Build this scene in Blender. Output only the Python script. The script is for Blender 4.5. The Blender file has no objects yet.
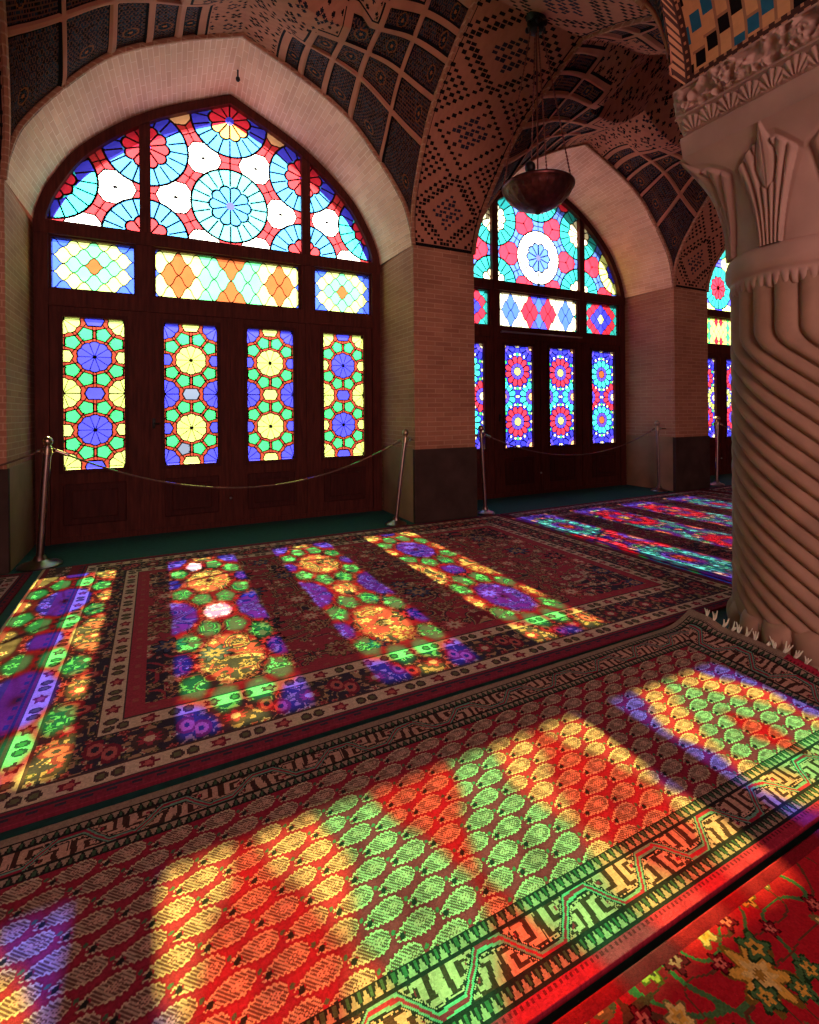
import bpy, bmesh, math, random
import numpy as np
from mathutils import Vector, Matrix

sc = bpy.context.scene
COL = sc.collection
PI = math.pi
rng = np.random.default_rng(7)
random.seed(7)

# ------------------------------------------------------------------ camera, world, sun, lights, exposure
cam_d = bpy.data.cameras.new('camera')
cam = bpy.data.objects.new('camera', cam_d)
COL.objects.link(cam)
cam_d.sensor_fit = 'VERTICAL'
cam_d.sensor_height = 36.0
cam_d.lens = 36.0 * 500.0 / 1024.0
cam_d.shift_y = -(512.0 - 412.07) / 1024.0
cam_d.clip_start = 0.05
YAW, ROLL = math.radians(26.728), math.radians(0.527)
cam.matrix_world = (Matrix.Translation((0, 0, 1.2)) @ Matrix.Rotation(-YAW, 4, 'Z') @ Matrix.Rotation(PI / 2, 4, 'X') @ Matrix.Rotation(-ROLL, 4, 'Z'))
sc.camera = cam

SUN_STRENGTH = 74.0
SKY_STRENGTH = 6.0
FILL = 370.0

world = bpy.data.worlds.new('sky')
sc.world = world
world.use_nodes = True
wn, wl = world.node_tree.nodes, world.node_tree.links
wn.clear()
tc = wn.new('ShaderNodeTexCoord')
sep = wn.new('ShaderNodeSeparateXYZ')
ramp = wn.new('ShaderNodeValToRGB')
bg = wn.new('ShaderNodeBackground')
wo = wn.new('ShaderNodeOutputWorld')
wl.new(tc.outputs['Generated'], sep.inputs[0])
mp = wn.new('ShaderNodeMapRange')
mp.inputs['From Min'].default_value = -0.2
mp.inputs['From Max'].default_value = 0.8
wl.new(sep.outputs['Z'], mp.inputs['Value'])
wl.new(mp.outputs[0], ramp.inputs[0])
els = ramp.color_ramp.elements
els[0].position = 0.2 + 0.0
els[0].color = (0.075, 0.09, 0.12, 1)
els[1].position = 0.2 + 0.22
els[1].color = (0.80, 0.92, 1.0, 1)
e = els.new(0.03); e.color = (0.80, 0.70, 0.60, 1)
e = els.new(0.2 - 0.105); e.color = (0.08, 0.09, 0.11, 1)
e = els.new(0.2 + 0.085); e.color = (0.12, 0.14, 0.17, 1)
e = els.new(0.2 + 0.15); e.color = (0.62, 0.70, 0.74, 1)
wl.new(ramp.outputs[0], bg.inputs['Color'])
bg.inputs['Strength'].default_value = SKY_STRENGTH
wl.new(bg.outputs[0], wo.inputs[0])

sun_d = bpy.data.lights.new('sun', 'SUN')
sun_d.energy = SUN_STRENGTH
sun_d.angle = math.radians(0.53)
sun_d.color = (1.0, 0.95, 0.86)
sun = bpy.data.objects.new('sun', sun_d)
COL.objects.link(sun)
sun.rotation_euler = Vector((0.0, -1.764, -1.0)).to_track_quat('-Z', 'Y').to_euler()
sun.location = (0, 20, 12)

def area(name, loc, to, sx, sy, power, color):
    d = bpy.data.lights.new(name, 'AREA')
    d.shape = 'RECTANGLE'; d.size = sx; d.size_y = sy; d.energy = power; d.color = color
    o = bpy.data.objects.new(name, d); COL.objects.link(o)
    o.location = loc
    o.rotation_euler = (Vector(to) - Vector(loc)).to_track_quat('-Z', 'Y').to_euler()
    return o
# added fill light by the closed back wall, in place of hall daylight
area('fill_back', (-0.6, -5.4, 2.6), (1.5, 3.0, 1.6), 3.4, 3.0, FILL, (1.0, 0.68, 0.62))

sc.view_settings.view_transform = 'Standard'
sc.view_settings.look = 'None'
sc.view_settings.exposure = 0.0
sc.view_settings.gamma = 1.0
sc.view_settings.use_curve_mapping = False
sc.cycles.max_bounces = 8
sc.cycles.diffuse_bounces = 4
sc.cycles.transparent_max_bounces = 10
sc.cycles.sample_clamp_indirect = 6.0
sc.cycles.use_denoising = True

# ------------------------------------------------------------------ helpers
def lin(c):
    """sRGB 0-255 -> linear rgb"""
    c = np.asarray(c, float) / 255.0
    return np.where(c <= 0.04045, c / 12.92, ((c + 0.055) / 1.055) ** 2.4)

def L4(*c):
    v = lin(c)
    return (float(v[0]), float(v[1]), float(v[2]), 1.0)

def new_mat(name, rough=0.7, metallic=0.0, spec=0.3):
    m = bpy.data.materials.new(name)
    m.use_nodes = True
    b = m.node_tree.nodes['Principled BSDF']
    b.inputs['Roughness'].default_value = rough
    b.inputs['Metallic'].default_value = metallic
    b.inputs['Specular IOR Level'].default_value = spec
    return m, m.node_tree.nodes, m.node_tree.links, b

def mat_plain(name, col, rough=0.7, metallic=0.0, spec=0.3, var=0.25, scale=9.0, bump=0.0, stretch=None):
    """colour broken up by noise"""
    m, n, l, b = new_mat(name, rough, metallic, spec)
    tx = n.new('ShaderNodeTexCoord'); mpn = n.new('ShaderNodeMapping')
    if stretch: mpn.inputs['Scale'].default_value = stretch
    nz = n.new('ShaderNodeTexNoise'); nz.inputs['Scale'].default_value = scale; nz.inputs['Detail'].default_value = 6
    l.new(tx.outputs['Object'], mpn.inputs[0]); l.new(mpn.outputs[0], nz.inputs['Vector'])
    rp = n.new('ShaderNodeValToRGB')
    c = lin(col)
    rp.color_ramp.elements[0].color = (*(c * (1 - var)), 1); rp.color_ramp.elements[0].position = 0.3
    rp.color_ramp.elements[1].color = (*np.clip(c * (1 + var), 0, 1), 1); rp.color_ramp.elements[1].position = 0.7
    l.new(nz.outputs['Fac'], rp.inputs[0]); l.new(rp.outputs[0], b.inputs['Base Color'])
    if bump:
        bp = n.new('ShaderNodeBump'); bp.inputs['Strength'].default_value = bump; bp.inputs['Distance'].default_value = 0.01
        l.new(nz.outputs['Fac'], bp.inputs['Height']); l.new(bp.outputs[0], b.inputs['Normal'])
    return m

def mat_brick(name, c1, c2, mortar, rough=0.85):
    """bricks laid out in the UV layer, which is in metres"""
    m, n, l, b = new_mat(name, rough, 0, 0.2)
    uv = n.new('ShaderNodeUVMap'); uv.uv_map = 'uv'
    bk = n.new('ShaderNodeTexBrick')
    bk.inputs['Scale'].default_value = 1.0
    bk.inputs['Brick Width'].default_value = 0.21
    bk.inputs['Row Height'].default_value = 0.052
    bk.inputs['Mortar Size'].default_value = 0.0055
    bk.inputs['Mortar Smooth'].default_value = 0.3
    bk.inputs['Bias'].default_value = -0.2
    bk.inputs['Color1'].default_value = L4(*c1); bk.inputs['Color2'].default_value = L4(*c2); bk.inputs['Mortar'].default_value = L4(*mortar)
    l.new(uv.outputs[0], bk.inputs['Vector'])
    nz = n.new('ShaderNodeTexNoise'); nz.inputs['Scale'].default_value = 2.2; nz.inputs['Detail'].default_value = 7
    tx = n.new('ShaderNodeTexCoord'); l.new(tx.outputs['Object'], nz.inputs['Vector'])
    mx = n.new('ShaderNodeMix'); mx.data_type = 'RGBA'; mx.blend_type = 'MULTIPLY'; mx.inputs[0].default_value = 0.6
    rp = n.new('ShaderNodeValToRGB'); rp.color_ramp.elements[0].position = 0.3; rp.color_ramp.elements[1].position = 0.7
    rp.color_ramp.elements[0].color = (0.62, 0.58, 0.55, 1); rp.color_ramp.elements[1].color = (1, 1, 1, 1)
    l.new(nz.outputs['Fac'], rp.inputs[0]); l.new(bk.outputs['Color'], mx.inputs[6]); l.new(rp.outputs[0], mx.inputs[7])
    l.new(mx.outputs[2], b.inputs['Base Color'])
    bp = n.new('ShaderNodeBump'); bp.inputs['Strength'].default_value = 0.7; bp.inputs['Distance'].default_value = 0.006; bp.invert = True
    l.new(bk.outputs['Fac'], bp.inputs['Height']); l.new(bp.outputs[0], b.inputs['Normal'])
    return m

def mat_attr(name, rough=0.8, spec=0.2, bump=0.0, bscale=300.0, sheen=0.0):
    """colour from the face attribute 'tint'"""
    m, n, l, b = new_mat(name, rough, 0, spec)
    a = n.new('ShaderNodeAttribute'); a.attribute_name = 'tint'
    l.new(a.outputs['Color'], b.inputs['Base Color'])
    if bump:
        tx = n.new('ShaderNodeTexCoord')
        nz = n.new('ShaderNodeTexNoise'); nz.inputs['Scale'].default_value = bscale; nz.inputs['Detail'].default_value = 3
        l.new(tx.outputs['Object'], nz.inputs['Vector'])
        bp = n.new('ShaderNodeBump'); bp.inputs['Strength'].default_value = bump; bp.inputs['Distance'].default_value = 0.004
        l.new(nz.outputs['Fac'], bp.inputs['Height']); l.new(bp.outputs[0], b.inputs['Normal'])
    return m

def mat_glass(name, frost):
    m = bpy.data.materials.new(name); m.use_nodes = True
    n, l = m.node_tree.nodes, m.node_tree.links
    n.clear()
    out = n.new('ShaderNodeOutputMaterial')
    a = n.new('ShaderNodeAttribute'); a.attribute_name = 'tint'
    k = n.new('ShaderNodeAttribute'); k.attribute_name = 'piece'
    tr = n.new('ShaderNodeBsdfTransparent'); l.new(a.outputs['Color'], tr.inputs[0])
    tl = n.new('ShaderNodeBsdfTranslucent')
    br = n.new('ShaderNodeMix'); br.data_type = 'RGBA'; br.blend_type = 'MULTIPLY'; br.inputs[0].default_value = 1.0
    br.inputs[7].default_value = (1.9, 1.9, 1.9, 1)
    l.new(a.outputs['Color'], br.inputs[6]); l.new(br.outputs[2], tl.inputs[0])
    gt = n.new('ShaderNodeMath'); gt.operation = 'GREATER_THAN'; gt.inputs[1].default_value = 0.75
    l.new(k.outputs['Fac'], gt.inputs[0])
    ml = n.new('ShaderNodeMath'); ml.operation = 'MULTIPLY'; ml.inputs[1].default_value = frost
    l.new(gt.outputs[0], ml.inputs[0])
    m1 = n.new('ShaderNodeMixShader'); l.new(ml.outputs[0], m1.inputs[0]); l.new(tr.outputs[0], m1.inputs[1]); l.new(tl.outputs[0], m1.inputs[2])
    ld = n.new('ShaderNodeBsdfDiffuse'); ld.inputs[0].default_value = (0.012, 0.007, 0.006, 1)
    g2 = n.new('ShaderNodeMath'); g2.operation = 'GREATER_THAN'; g2.inputs[1].default_value = 0.25
    l.new(k.outputs['Fac'], g2.inputs[0])
    m2 = n.new('ShaderNodeMixShader'); l.new(g2.outputs[0], m2.inputs[0]); l.new(ld.outputs[0], m2.inputs[1]); l.new(m1.outputs[0], m2.inputs[2])
    l.new(m2.outputs[0], out.inputs[0])
    return m

def link(name, me, mat, parent=None):
    if mat is not None: me.materials.append(mat)
    o = bpy.data.objects.new(name, me); COL.objects.link(o)
    if parent is not None: o.parent = parent
    return o

def tag(o, label, cat, group=None, kind=None):
    o['label'] = label; o['category'] = cat
    if group: o['group'] = group
    if kind: o['kind'] = kind
    return o

def empty(name, loc=(0, 0, 0)):
    o = bpy.data.objects.new(name, None); COL.objects.link(o); o.location = loc; o.empty_display_size = 0.1
    return o

def np_mesh(name, V, Fq, tint=None, piece=None, smooth=True, uv=None):
    """V (n,3), Fq (m,4), tint per face (m,3)"""
    me = bpy.data.meshes.new(name)
    nf = len(Fq)
    me.vertices.add(len(V)); me.vertices.foreach_set('co', np.ascontiguousarray(V, np.float32).ravel())
    me.loops.add(nf * 4); me.loops.foreach_set('vertex_index', np.ascontiguousarray(Fq, np.int32).ravel())
    me.polygons.add(nf); me.polygons.foreach_set('loop_start', np.arange(0, nf * 4, 4, dtype=np.int32))
    try: me.polygons.foreach_set('loop_total', np.full(nf, 4, np.int32))
    except Exception: pass
    me.update(calc_edges=True)
    if tint is not None:
        at = me.attributes.new('tint', 'FLOAT_COLOR', 'FACE')
        c = np.ones((nf, 4), np.float32); c[:, :3] = tint
        at.data.foreach_set('color', c.ravel())
    if piece is not None:
        at = me.attributes.new('piece', 'FLOAT', 'FACE'); at.data.foreach_set('value', np.ascontiguousarray(piece, np.float32))
    if uv is not None:
        ul = me.uv_layers.new(name='uv'); ul.data.foreach_set('uv', np.ascontiguousarray(uv[Fq.ravel()], np.float32).ravel())
    me.polygons.foreach_set('use_smooth', np.full(nf, smooth))
    me.validate(); me.update()
    return me

def grid_faces(nu, nv, flip=False):
    """vertex grid (nu+1)x(nv+1) -> faces (nu*nv,4)"""
    i, j = np.meshgrid(np.arange(nu), np.arange(nv), indexing='ij')
    a = (i * (nv + 1) + j).ravel(); b = a + (nv + 1)
    f = np.stack([a, b, b + 1, a + 1], 1)
    return f[:, ::-1] if flip else f

def grid_obj(name, P, mat, parent=None, tint=None, piece=None, smooth=True, flip=False, uv=None):
    nu, nv = P.shape[0] - 1, P.shape[1] - 1
    me = np_mesh(name, P.reshape(-1, 3), grid_faces(nu, nv, flip),
                 None if tint is None else tint.reshape(-1, 3), None if piece is None else piece.ravel(), smooth,
                 None if uv is None else uv.reshape(-1, 2))
    return link(name, me, mat, parent)

class MB:
    """collects boxes, tubes and lathes into one mesh, with a UV layer in metres"""
    def __init__(self): self.bm = bmesh.new()
    def box(self, x0, x1, y0, y1, z0, z1, bevel=0.0):
        vs = [self.bm.verts.new((x, y, z)) for x in (x0, x1) for y in (y0, y1) for z in (z0, z1)]
        fs = [self.bm.faces.new([vs[i] for i in q]) for q in ((0, 1, 3, 2), (4, 6, 7, 5), (0, 4, 5, 1), (2, 3, 7, 6), (0, 2, 6, 4), (1, 5, 7, 3))]
        if bevel:
            bmesh.ops.bevel(self.bm, geom=list({e for f in fs for e in f.edges}), offset=bevel, segments=2, affect='EDGES', profile=0.5)
        return self
    def lathe(self, prof, c=(0, 0, 0), n=32):
        rings = []
        for r, z in prof:
            rings.append([self.bm.verts.new((c[0] + r * math.cos(2 * PI * k / n), c[1] + r * math.sin(2 * PI * k / n), c[2] + z)) for k in range(n)])
        for a, b in zip(rings, rings[1:]):
            for k in range(n):
                self.bm.faces.new((a[k], a[(k + 1) % n], b[(k + 1) % n], b[k]))
        if prof[0][0] > 1e-5: self.bm.faces.new(rings[0][::-1])
        if prof[-1][0] > 1e-5: self.bm.faces.new(rings[-1])
        return self
    def tube(self, pts, r, n=8, caps=True):
        pts = [Vector(p) for p in pts]
        rs = r if isinstance(r, (list, tuple)) else [r] * len(pts)
        rings = []
        up = Vector((0, 0, 1))
        for i, p in enumerate(pts):
            d = (pts[min(i + 1, len(pts) - 1)] - pts[max(i - 1, 0)]).normalized()
            a = d.cross(up)
            if a.length < 1e-3: a = d.cross(Vector((1, 0, 0)))
            a.normalize(); b = d.cross(a).normalized()
            rings.append([self.bm.verts.new(p + (a * math.cos(2 * PI * k / n) + b * math.sin(2 * PI * k / n)) * rs[i]) for k in range(n)])
        for a, b in zip(rings, rings[1:]):
            for k in range(n): self.bm.faces.new((a[k], a[(k + 1) % n], b[(k + 1) % n], b[k]))
        if caps:
            self.bm.faces.new(rings[0][::-1]); self.bm.faces.new(rings[-1])
        return self
    def ball(self, c, r, sz=1.0, n=16):
        prof = [(r * math.sin(PI * k / n), -r * sz * math.cos(PI * k / n)) for k in range(n + 1)]
        prof[0] = (0.0008, prof[0][1]); prof[-1] = (0.0008, prof[-1][1])
        return self.lathe(prof, c, n)
    def ring(self, c, R, r, axis='y', n=20, m=8):
        pts = []
        for k in range(n + 1):
            a = 2 * PI * k / n
            q = {'y': (R * math.cos(a), 0, R * math.sin(a)), 'x': (0, R * math.cos(a), R * math.sin(a)), 'z': (R * math.cos(a), R * math.sin(a), 0)}[axis]
            pts.append((c[0] + q[0], c[1] + q[1], c[2] + q[2]))
        return self.tube(pts, r, m)
    def build(self, name, mat, parent=None, smooth=False):
        bm = self.bm
        bmesh.ops.recalc_face_normals(bm, faces=bm.faces)
        uvl = bm.loops.layers.uv.new('uv')
        for f in bm.faces:
            nrm = f.normal
            ax = max(range(3), key=lambda k: abs(nrm[k]))
            for lp in f.loops:
                p = lp.vert.co
                lp[uvl].uv = (p.y, p.z) if ax == 0 else (p.x, p.z) if ax == 1 else (p.x, p.y)
            f.smooth = smooth
        me = bpy.data.meshes.new(name); bm.to_mesh(me); bm.free()
        o = link(name, me, mat, parent)
        if smooth:
            try: me.set_sharp_from_angle(angle=math.radians(38))
            except Exception: pass
        return o

# value noise ---------------------------------------------------------------
def vnoise(x, y, seed=0):
    xi = np.floor(x).astype(np.int64); yi = np.floor(y).astype(np.int64)
    fx = x - xi; fy = y - yi
    fx = fx * fx * fx * (fx * (fx * 6 - 15) + 10); fy = fy * fy * fy * (fy * (fy * 6 - 15) + 10)
    def h(a, b):
        n = (a * 374761393 + b * 668265263 + seed * 974634777) & 0x7fffffff
        n = ((n ^ (n >> 13)) * 1274126177) & 0x7fffffff
        return ((n ^ (n >> 16)) & 0xffff) / 65535.0
    return (h(xi, yi) * (1 - fx) + h(xi + 1, yi) * fx) * (1 - fy) + (h(xi, yi + 1) * (1 - fx) + h(xi + 1, yi + 1) * fx) * fy

def fbm(x, y, seed=0, o=3):
    s = 0; a = 0.5; t = 0
    for k in range(o):
        s = s + a * vnoise(x * 2 ** k, y * 2 ** k, seed + 17 * k); t += a; a *= 0.5
    return s / t

def hash2(i, j, seed=0):
    n = (i.astype(np.int64) * 374761393 + j.astype(np.int64) * 668265263 + seed * 974634777) & 0x7fffffff
    n = ((n ^ (n >> 13)) * 1274126177) & 0x7fffffff
    return ((n ^ (n >> 16)) & 0xffff) / 65535.0

def put(C, mask, col):
    C[mask] = col

# ------------------------------------------------------------------ materials
M = {}
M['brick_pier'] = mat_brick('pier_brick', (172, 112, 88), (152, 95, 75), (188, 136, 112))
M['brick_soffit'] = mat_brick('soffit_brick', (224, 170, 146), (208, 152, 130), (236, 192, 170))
M['dado'] = mat_plain('dado_stone', (60, 42, 38), 0.8, spec=0.1, var=0.25, scale=6, bump=0.1)
M['plaster'] = mat_plain('plaster', (150, 112, 95), 0.9, var=0.12, scale=4)
M['plaster_low'] = mat_plain('plaster_low', (138, 98, 74), 0.9, var=0.15, scale=4)
M['wood'] = mat_plain('door_wood', (72, 27, 21), 0.7, spec=0.12, var=0.35, scale=7, bump=0.1, stretch=(6, 6, 0.6))
M['wood_dark'] = mat_plain('door_wood_dark', (60, 20, 17), 0.7, spec=0.12, var=0.3, scale=7, bump=0.1, stretch=(6, 6, 0.6))
M['felt'] = mat_plain('floor_felt', (14, 62, 60), 0.9, var=0.25, scale=30, bump=0.15)
M['stone'] = mat_plain('column_stone', (164, 126, 114), 0.75, var=0.14, scale=5, bump=0.25)
M['stone_deep'] = mat_plain('shaft_stone', (144, 106, 88), 0.7, var=0.18, scale=7, bump=0.25)
M['glass'] = mat_glass('stained_glass', 0.115)
M['glass_fan'] = mat_glass('frosted_glass', 0.24)
M['vault'] = mat_attr('vault_tile', 0.8, 0.08, bump=0.25, bscale=60)
M['rug'] = mat_attr('rug_pile', 0.95, 0.05, bump=0.5, bscale=420)
M['metal'] = mat_plain('stanchion_metal', (140, 112, 110), 0.32, metallic=1.0, var=0.15, scale=20)
M['brass'] = mat_plain('finial_brass', (170, 140, 122), 0.28, metallic=1.0, var=0.15, scale=20)
M['rope'] = mat_plain('rope_cord', (92, 58, 50), 0.7, var=0.3, scale=60)
M['copper'] = mat_plain('lamp_copper', (88, 42, 42), 0.38, metallic=0.75, var=0.4, scale=22, bump=0.3)
M['chain'] = mat_plain('lamp_chain', (120, 62, 52), 0.5, metallic=0.5, var=0.2, scale=40)
M['iron'] = mat_plain('black_iron', (30, 24, 24), 0.5, metallic=0.5, var=0.2, scale=20)
M['fringe'] = mat_plain('rug_fringe', (205, 190, 170), 0.95, var=0.15, scale=50)
M['steel'] = mat_plain('door_steel', (170, 165, 160), 0.3, metallic=1.0, var=0.1, scale=20)

# ------------------------------------------------------------------ arch profile
YF, YD, YO = 4.78, 5.684, 6.03            # inner wall face, door plane, outer wall face
C1, PER = 0.72, 4.28                      # centre of the first bay, bay period
CB = [C1, C1 + PER, C1 + 2 * PER]
PIERS = [C1 - PER / 2, C1 + PER / 2, C1 + 1.5 * PER, C1 + 2.5 * PER]
HP, HO = 0.39, 1.75                       # half pier, half opening
ZS, RISE = 3.0, 1.68                      # springing, rise
YC0 = 1.76                                # far edge of the window aisle (towards the columns)
YM, HY = (YF + YC0) / 2, (YF - YC0) / 2

def spline(pts, n):
    P = np.array(pts, float)
    t = np.concatenate([[0], np.cumsum(np.sqrt((np.diff(P, axis=0) ** 2).sum(1)))])
    ext = np.vstack([2 * P[0] - P[1], P, 2 * P[-1] - P[-2]])
    te = np.concatenate([[-(t[1])], t, [2 * t[-1] - t[-2]]])
    q = np.linspace(0, t[-1], n)
    i = np.clip(np.searchsorted(t, q, side='right') - 1, 0, len(P) - 2)
    out = np.empty((n, P.shape[1]))
    for k in range(P.shape[1]):
        y = ext[:, k]
        m = (y[2:] - y[:-2]) / (te[2:] - te[:-2])
        h = t[i + 1] - t[i]; s = (q - t[i]) / h
        out[:, k] = (2 * s**3 - 3 * s**2 + 1) * P[i, k] + (s**3 - 2 * s**2 + s) * h * m[i] + (-2 * s**3 + 3 * s**2) * P[i + 1, k] + (s**3 - s**2) * h * m[i + 1]
    return out
PROF = spline([(0, 1), (0.286, 0.878), (0.571, 0.714), (0.754, 0.524), (0.935, 0.268), (0.99, 0.10), (1.0, 0.0)], 400)   # (d, z) from apex to springing
QS = np.linspace(0, 1, 400)
def prof_d(q): return np.interp(q, QS, PROF[:, 0])
def prof_z(q): return np.interp(q, QS, PROF[:, 1])
def q_of_d(d): return np.interp(d, np.clip(PROF[:, 0], 0, 1), QS)
ARC_X = float(np.sqrt((np.diff(PROF * [HO, RISE], axis=0) ** 2).sum(1)).sum())
ARC_Y = float(np.sqrt((np.diff(PROF * [HY, RISE * 0.905], axis=0) ** 2).sum(1)).sum())
GPROF = spline([(0, 4.52), (0.76, 4.135), (1.29, 3.69), (1.53, 3.32), (1.615, 3.10), (1.635, 3.0)], 60)    # glass arch of the fanlight
def arch_out(off, apex):
    """outline left foot -> apex -> right foot, outside the glass arch by off"""
    P = GPROF.copy()
    d = np.gradient(P, axis=0); nrm = np.stack([-d[:, 1], d[:, 0]], 1); nrm /= np.linalg.norm(nrm, axis=1)[:, None]
    Q = P + nrm * off * np.sign(nrm[:, :1] + 1e-9)
    Q[0] = (0, 4.52 + apex)
    Q[:, 0] = np.maximum(Q[:, 0], 0); Q[-1] = (1.635 + off, 3.0)
    R = Q[::-1]
    return np.vstack([R * [1, 1], (Q * [-1, 1])[1:]])[::-1]      # left to right

# ------------------------------------------------------------------ floor and shell
def struct(o, label, cat): return tag(o, label, cat, kind='structure')
XL, XR, YB = -1.95, 11.6, -6.2
struct(MB().box(XL, XR, YB, YO, -0.2, 0.0).build('floor', M['felt']), 'dark teal felt floor seen in front of the doors and between the rugs', 'floor')
struct(MB().box(XL - 0.2, XL, YB, YO, -0.2, 6.0).build('wall_left', M['plaster']), 'plain plaster wall closing the hall on its left side', 'wall')
struct(MB().box(XR, XR + 0.2, YB, YO, -0.2, 6.0).build('wall_right', M['plaster']), 'plain plaster wall closing the far end of the aisle', 'wall')
struct(MB().box(XL, XR, YB - 0.2, YB, -0.2, 6.0).build('wall_back', M['plaster']), 'plain plaster wall behind the viewer', 'wall')
struct(MB().box(XL, XR, YB, YO, 5.75, 6.0).build('ceiling_slab', M['plaster']), 'roof slab above the brick vaults', 'ceiling')
struct(MB().box(XL, XR, YB, 0.98, 4.75, 4.95).build('ceiling_rear', M['plaster']), 'plain ceiling over the rear aisle', 'ceiling')

def build_piers():
    for k, x in enumerate(PIERS):
        x0, x1 = x - HP, x + HP
        if k == 0: x0 = XL
        if k == 3: x1 = XR
        lab = ['brick pier at the left edge of the large window niche', 'brick pier between the large window and the middle window',
               'brick pier between the middle window and the far window', 'brick pier beyond the far window'][k]
        struct(MB().box(x0, x1, YF, YD + 0.1, 0, ZS).build('wall_pier', M['brick_pier']), lab, 'wall')
        lab = lab.replace('brick pier', 'dark stone dado around the foot of the pier')
        struct(MB().box(x0 - (0.012 if k else 0), x1 + (0.012 if k < 3 else 0), YF - 0.014, YF + 0.035, 0, 0.795, 0.006).build('trim_%d' % (k + 1), M['dado']), lab, 'wall base')
        for sd in (0, 1):
            if (k == 0 and sd == 0) or (k == 3 and sd == 1): continue
            a, b = (x0 - 0.010, x0 + 0.02) if sd == 0 else (x1 - 0.02, x1 + 0.010)
            struct(MB().box(a, b, YF + 0.03, YD - 0.06, 0, 0.80, 0.004).build('baseboard_reveal', M['plaster_low']),
                   lab.replace('dark stone dado around the foot', 'brown plastered foot inside the niche, on the %s side' % ('left' if sd == 0 else 'right')), 'wall base')
build_piers()

def soffit_of_bay(cx, k):
    # the deep brick reveal arch from the room side to the door frame
    n = 150; ny = 12
    q = np.linspace(0, 1, n + 1)
    fr = np.stack([prof_d(q) * HO, ZS + prof_z(q) * RISE], 1)
    full = np.vstack([(fr * [-1, 1])[::-1], fr[1:]])
    ao = arch_out(0.085, 0.085)
    # resample frame outline to the same parameter (by height fraction through q)
    hb = ao[len(ao) // 2:]                       # apex -> right foot
    tq = np.linspace(0, 1, len(hb)); bk = np.stack([np.interp(q, tq, hb[:, 0]), np.interp(q, tq, hb[:, 1])], 1)
    bfull = np.vstack([(bk * [-1, 1])[::-1], bk[1:]])
    s = np.linspace(0, 1, ny + 1)
    X = cx + full[:, None, 0] * (1 - s) + bfull[:, None, 0] * s
    Z = full[:, None, 1] * (1 - s) + bfull[:, None, 1] * s
    Y = np.broadcast_to(YF + (YD - YF) * s, X.shape)
    P = np.stack([X, Y, Z], -1)
    arc = np.concatenate([[0], np.cumsum(np.sqrt((np.diff(full, axis=0) ** 2).sum(1)))])
    uv = np.stack([np.broadcast_to(Y, X.shape), np.broadcast_to(arc[:, None], X.shape)], -1)
    lab = ['pale brick arch reveal over the large window', 'pale brick arch reveal over the middle window', 'pale brick arch reveal over the far window'][k]
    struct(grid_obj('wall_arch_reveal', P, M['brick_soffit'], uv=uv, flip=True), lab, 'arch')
    # raised brick edge along the inner rim of the arch
    mb = MB()
    pts = [(cx + a, YF - 0.004, b) for a, b in full[::3]]
    mb.tube(pts, 0.022, 6)
    struct(mb.build('trim_arch_rim', M['brick_pier'], smooth=True), lab.replace('pale brick arch reveal', 'thin brick rim on the arch edge'), 'trim')
    # outer wall around the door opening, with its outer reveal
    ao2 = arch_out(0.02, 0.03)
    hole = [(-1.655, 0.0)] + [tuple(p) for p in ao2] + [(1.655, 0.0)]
    m = len(hole)
    outer = []
    ap = m // 2
    for i, (a, b) in enumerate(hole):
        if i == 0 or i == m - 1: outer.append((math.copysign(PER / 2, a), 0.0))
        elif b < 3.2 : outer.append((math.copysign(PER / 2, a), b))
        else:
            ang = math.atan2(b - 2.0, a)
            tx = (PER / 2) / max(abs(math.cos(ang)), 1e-6); ty = (5.75 - 2.0) / max(math.sin(ang), 1e-6)
            t = min(tx, ty); outer.append((t * math.cos(ang), 2.0 + t * math.sin(ang)))
    V = []; F = []
    for y in (YD + 0.09, YO):
        for p in hole: V.append((cx + p[0], y, p[1]))
        for p in outer: V.append((cx + p[0], y, p[1]))
    for i in range(m - 1):
        F.append((i, i + 1, m + i + 1, m + i))
        b = 2 * m
        F.append((b + i + 1, b + i, b + m + i, b + m + i + 1))
        F.append((i + 1, i, b + i, b + i + 1))
    me = np_mesh('wall_window', np.array(V), np.array(F), smooth=False)
    struct(link('wall_window', me, M['plaster']), lab.replace('pale brick arch reveal over', 'plastered outer wall around'), 'wall')
for k, cx in enumerate(CB): soffit_of_bay(cx, k)

# ------------------------------------------------------------------ vaults with tiled net of lozenges
BR1 = lin((168, 106, 86)); BR2 = lin((150, 92, 76)); NAVY = lin((28, 28, 40)); BLK = lin((18, 13, 16)); TEAL = lin((38, 52, 66)); ORN = lin((150, 84, 48)); GREY = lin((96, 92, 108))
DIV = np.array([1.0, 0.789, 0.594, 0.44, 0.306, 0.208, 0.0])
QDIV = q_of_d(DIV)
DIVY = np.array([1.0, 0.72, 0.53, 0.34, 0.20, 0.07, 0.0])
QDIVY = q_of_d(DIVY)

def cellidx(q, QD):
    i = np.zeros(q.shape, int)
    for k in range(1, 6): i += (q < QD[k]).astype(int)
    return i                      # 0 = next to the springing ... 5 = middle

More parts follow.
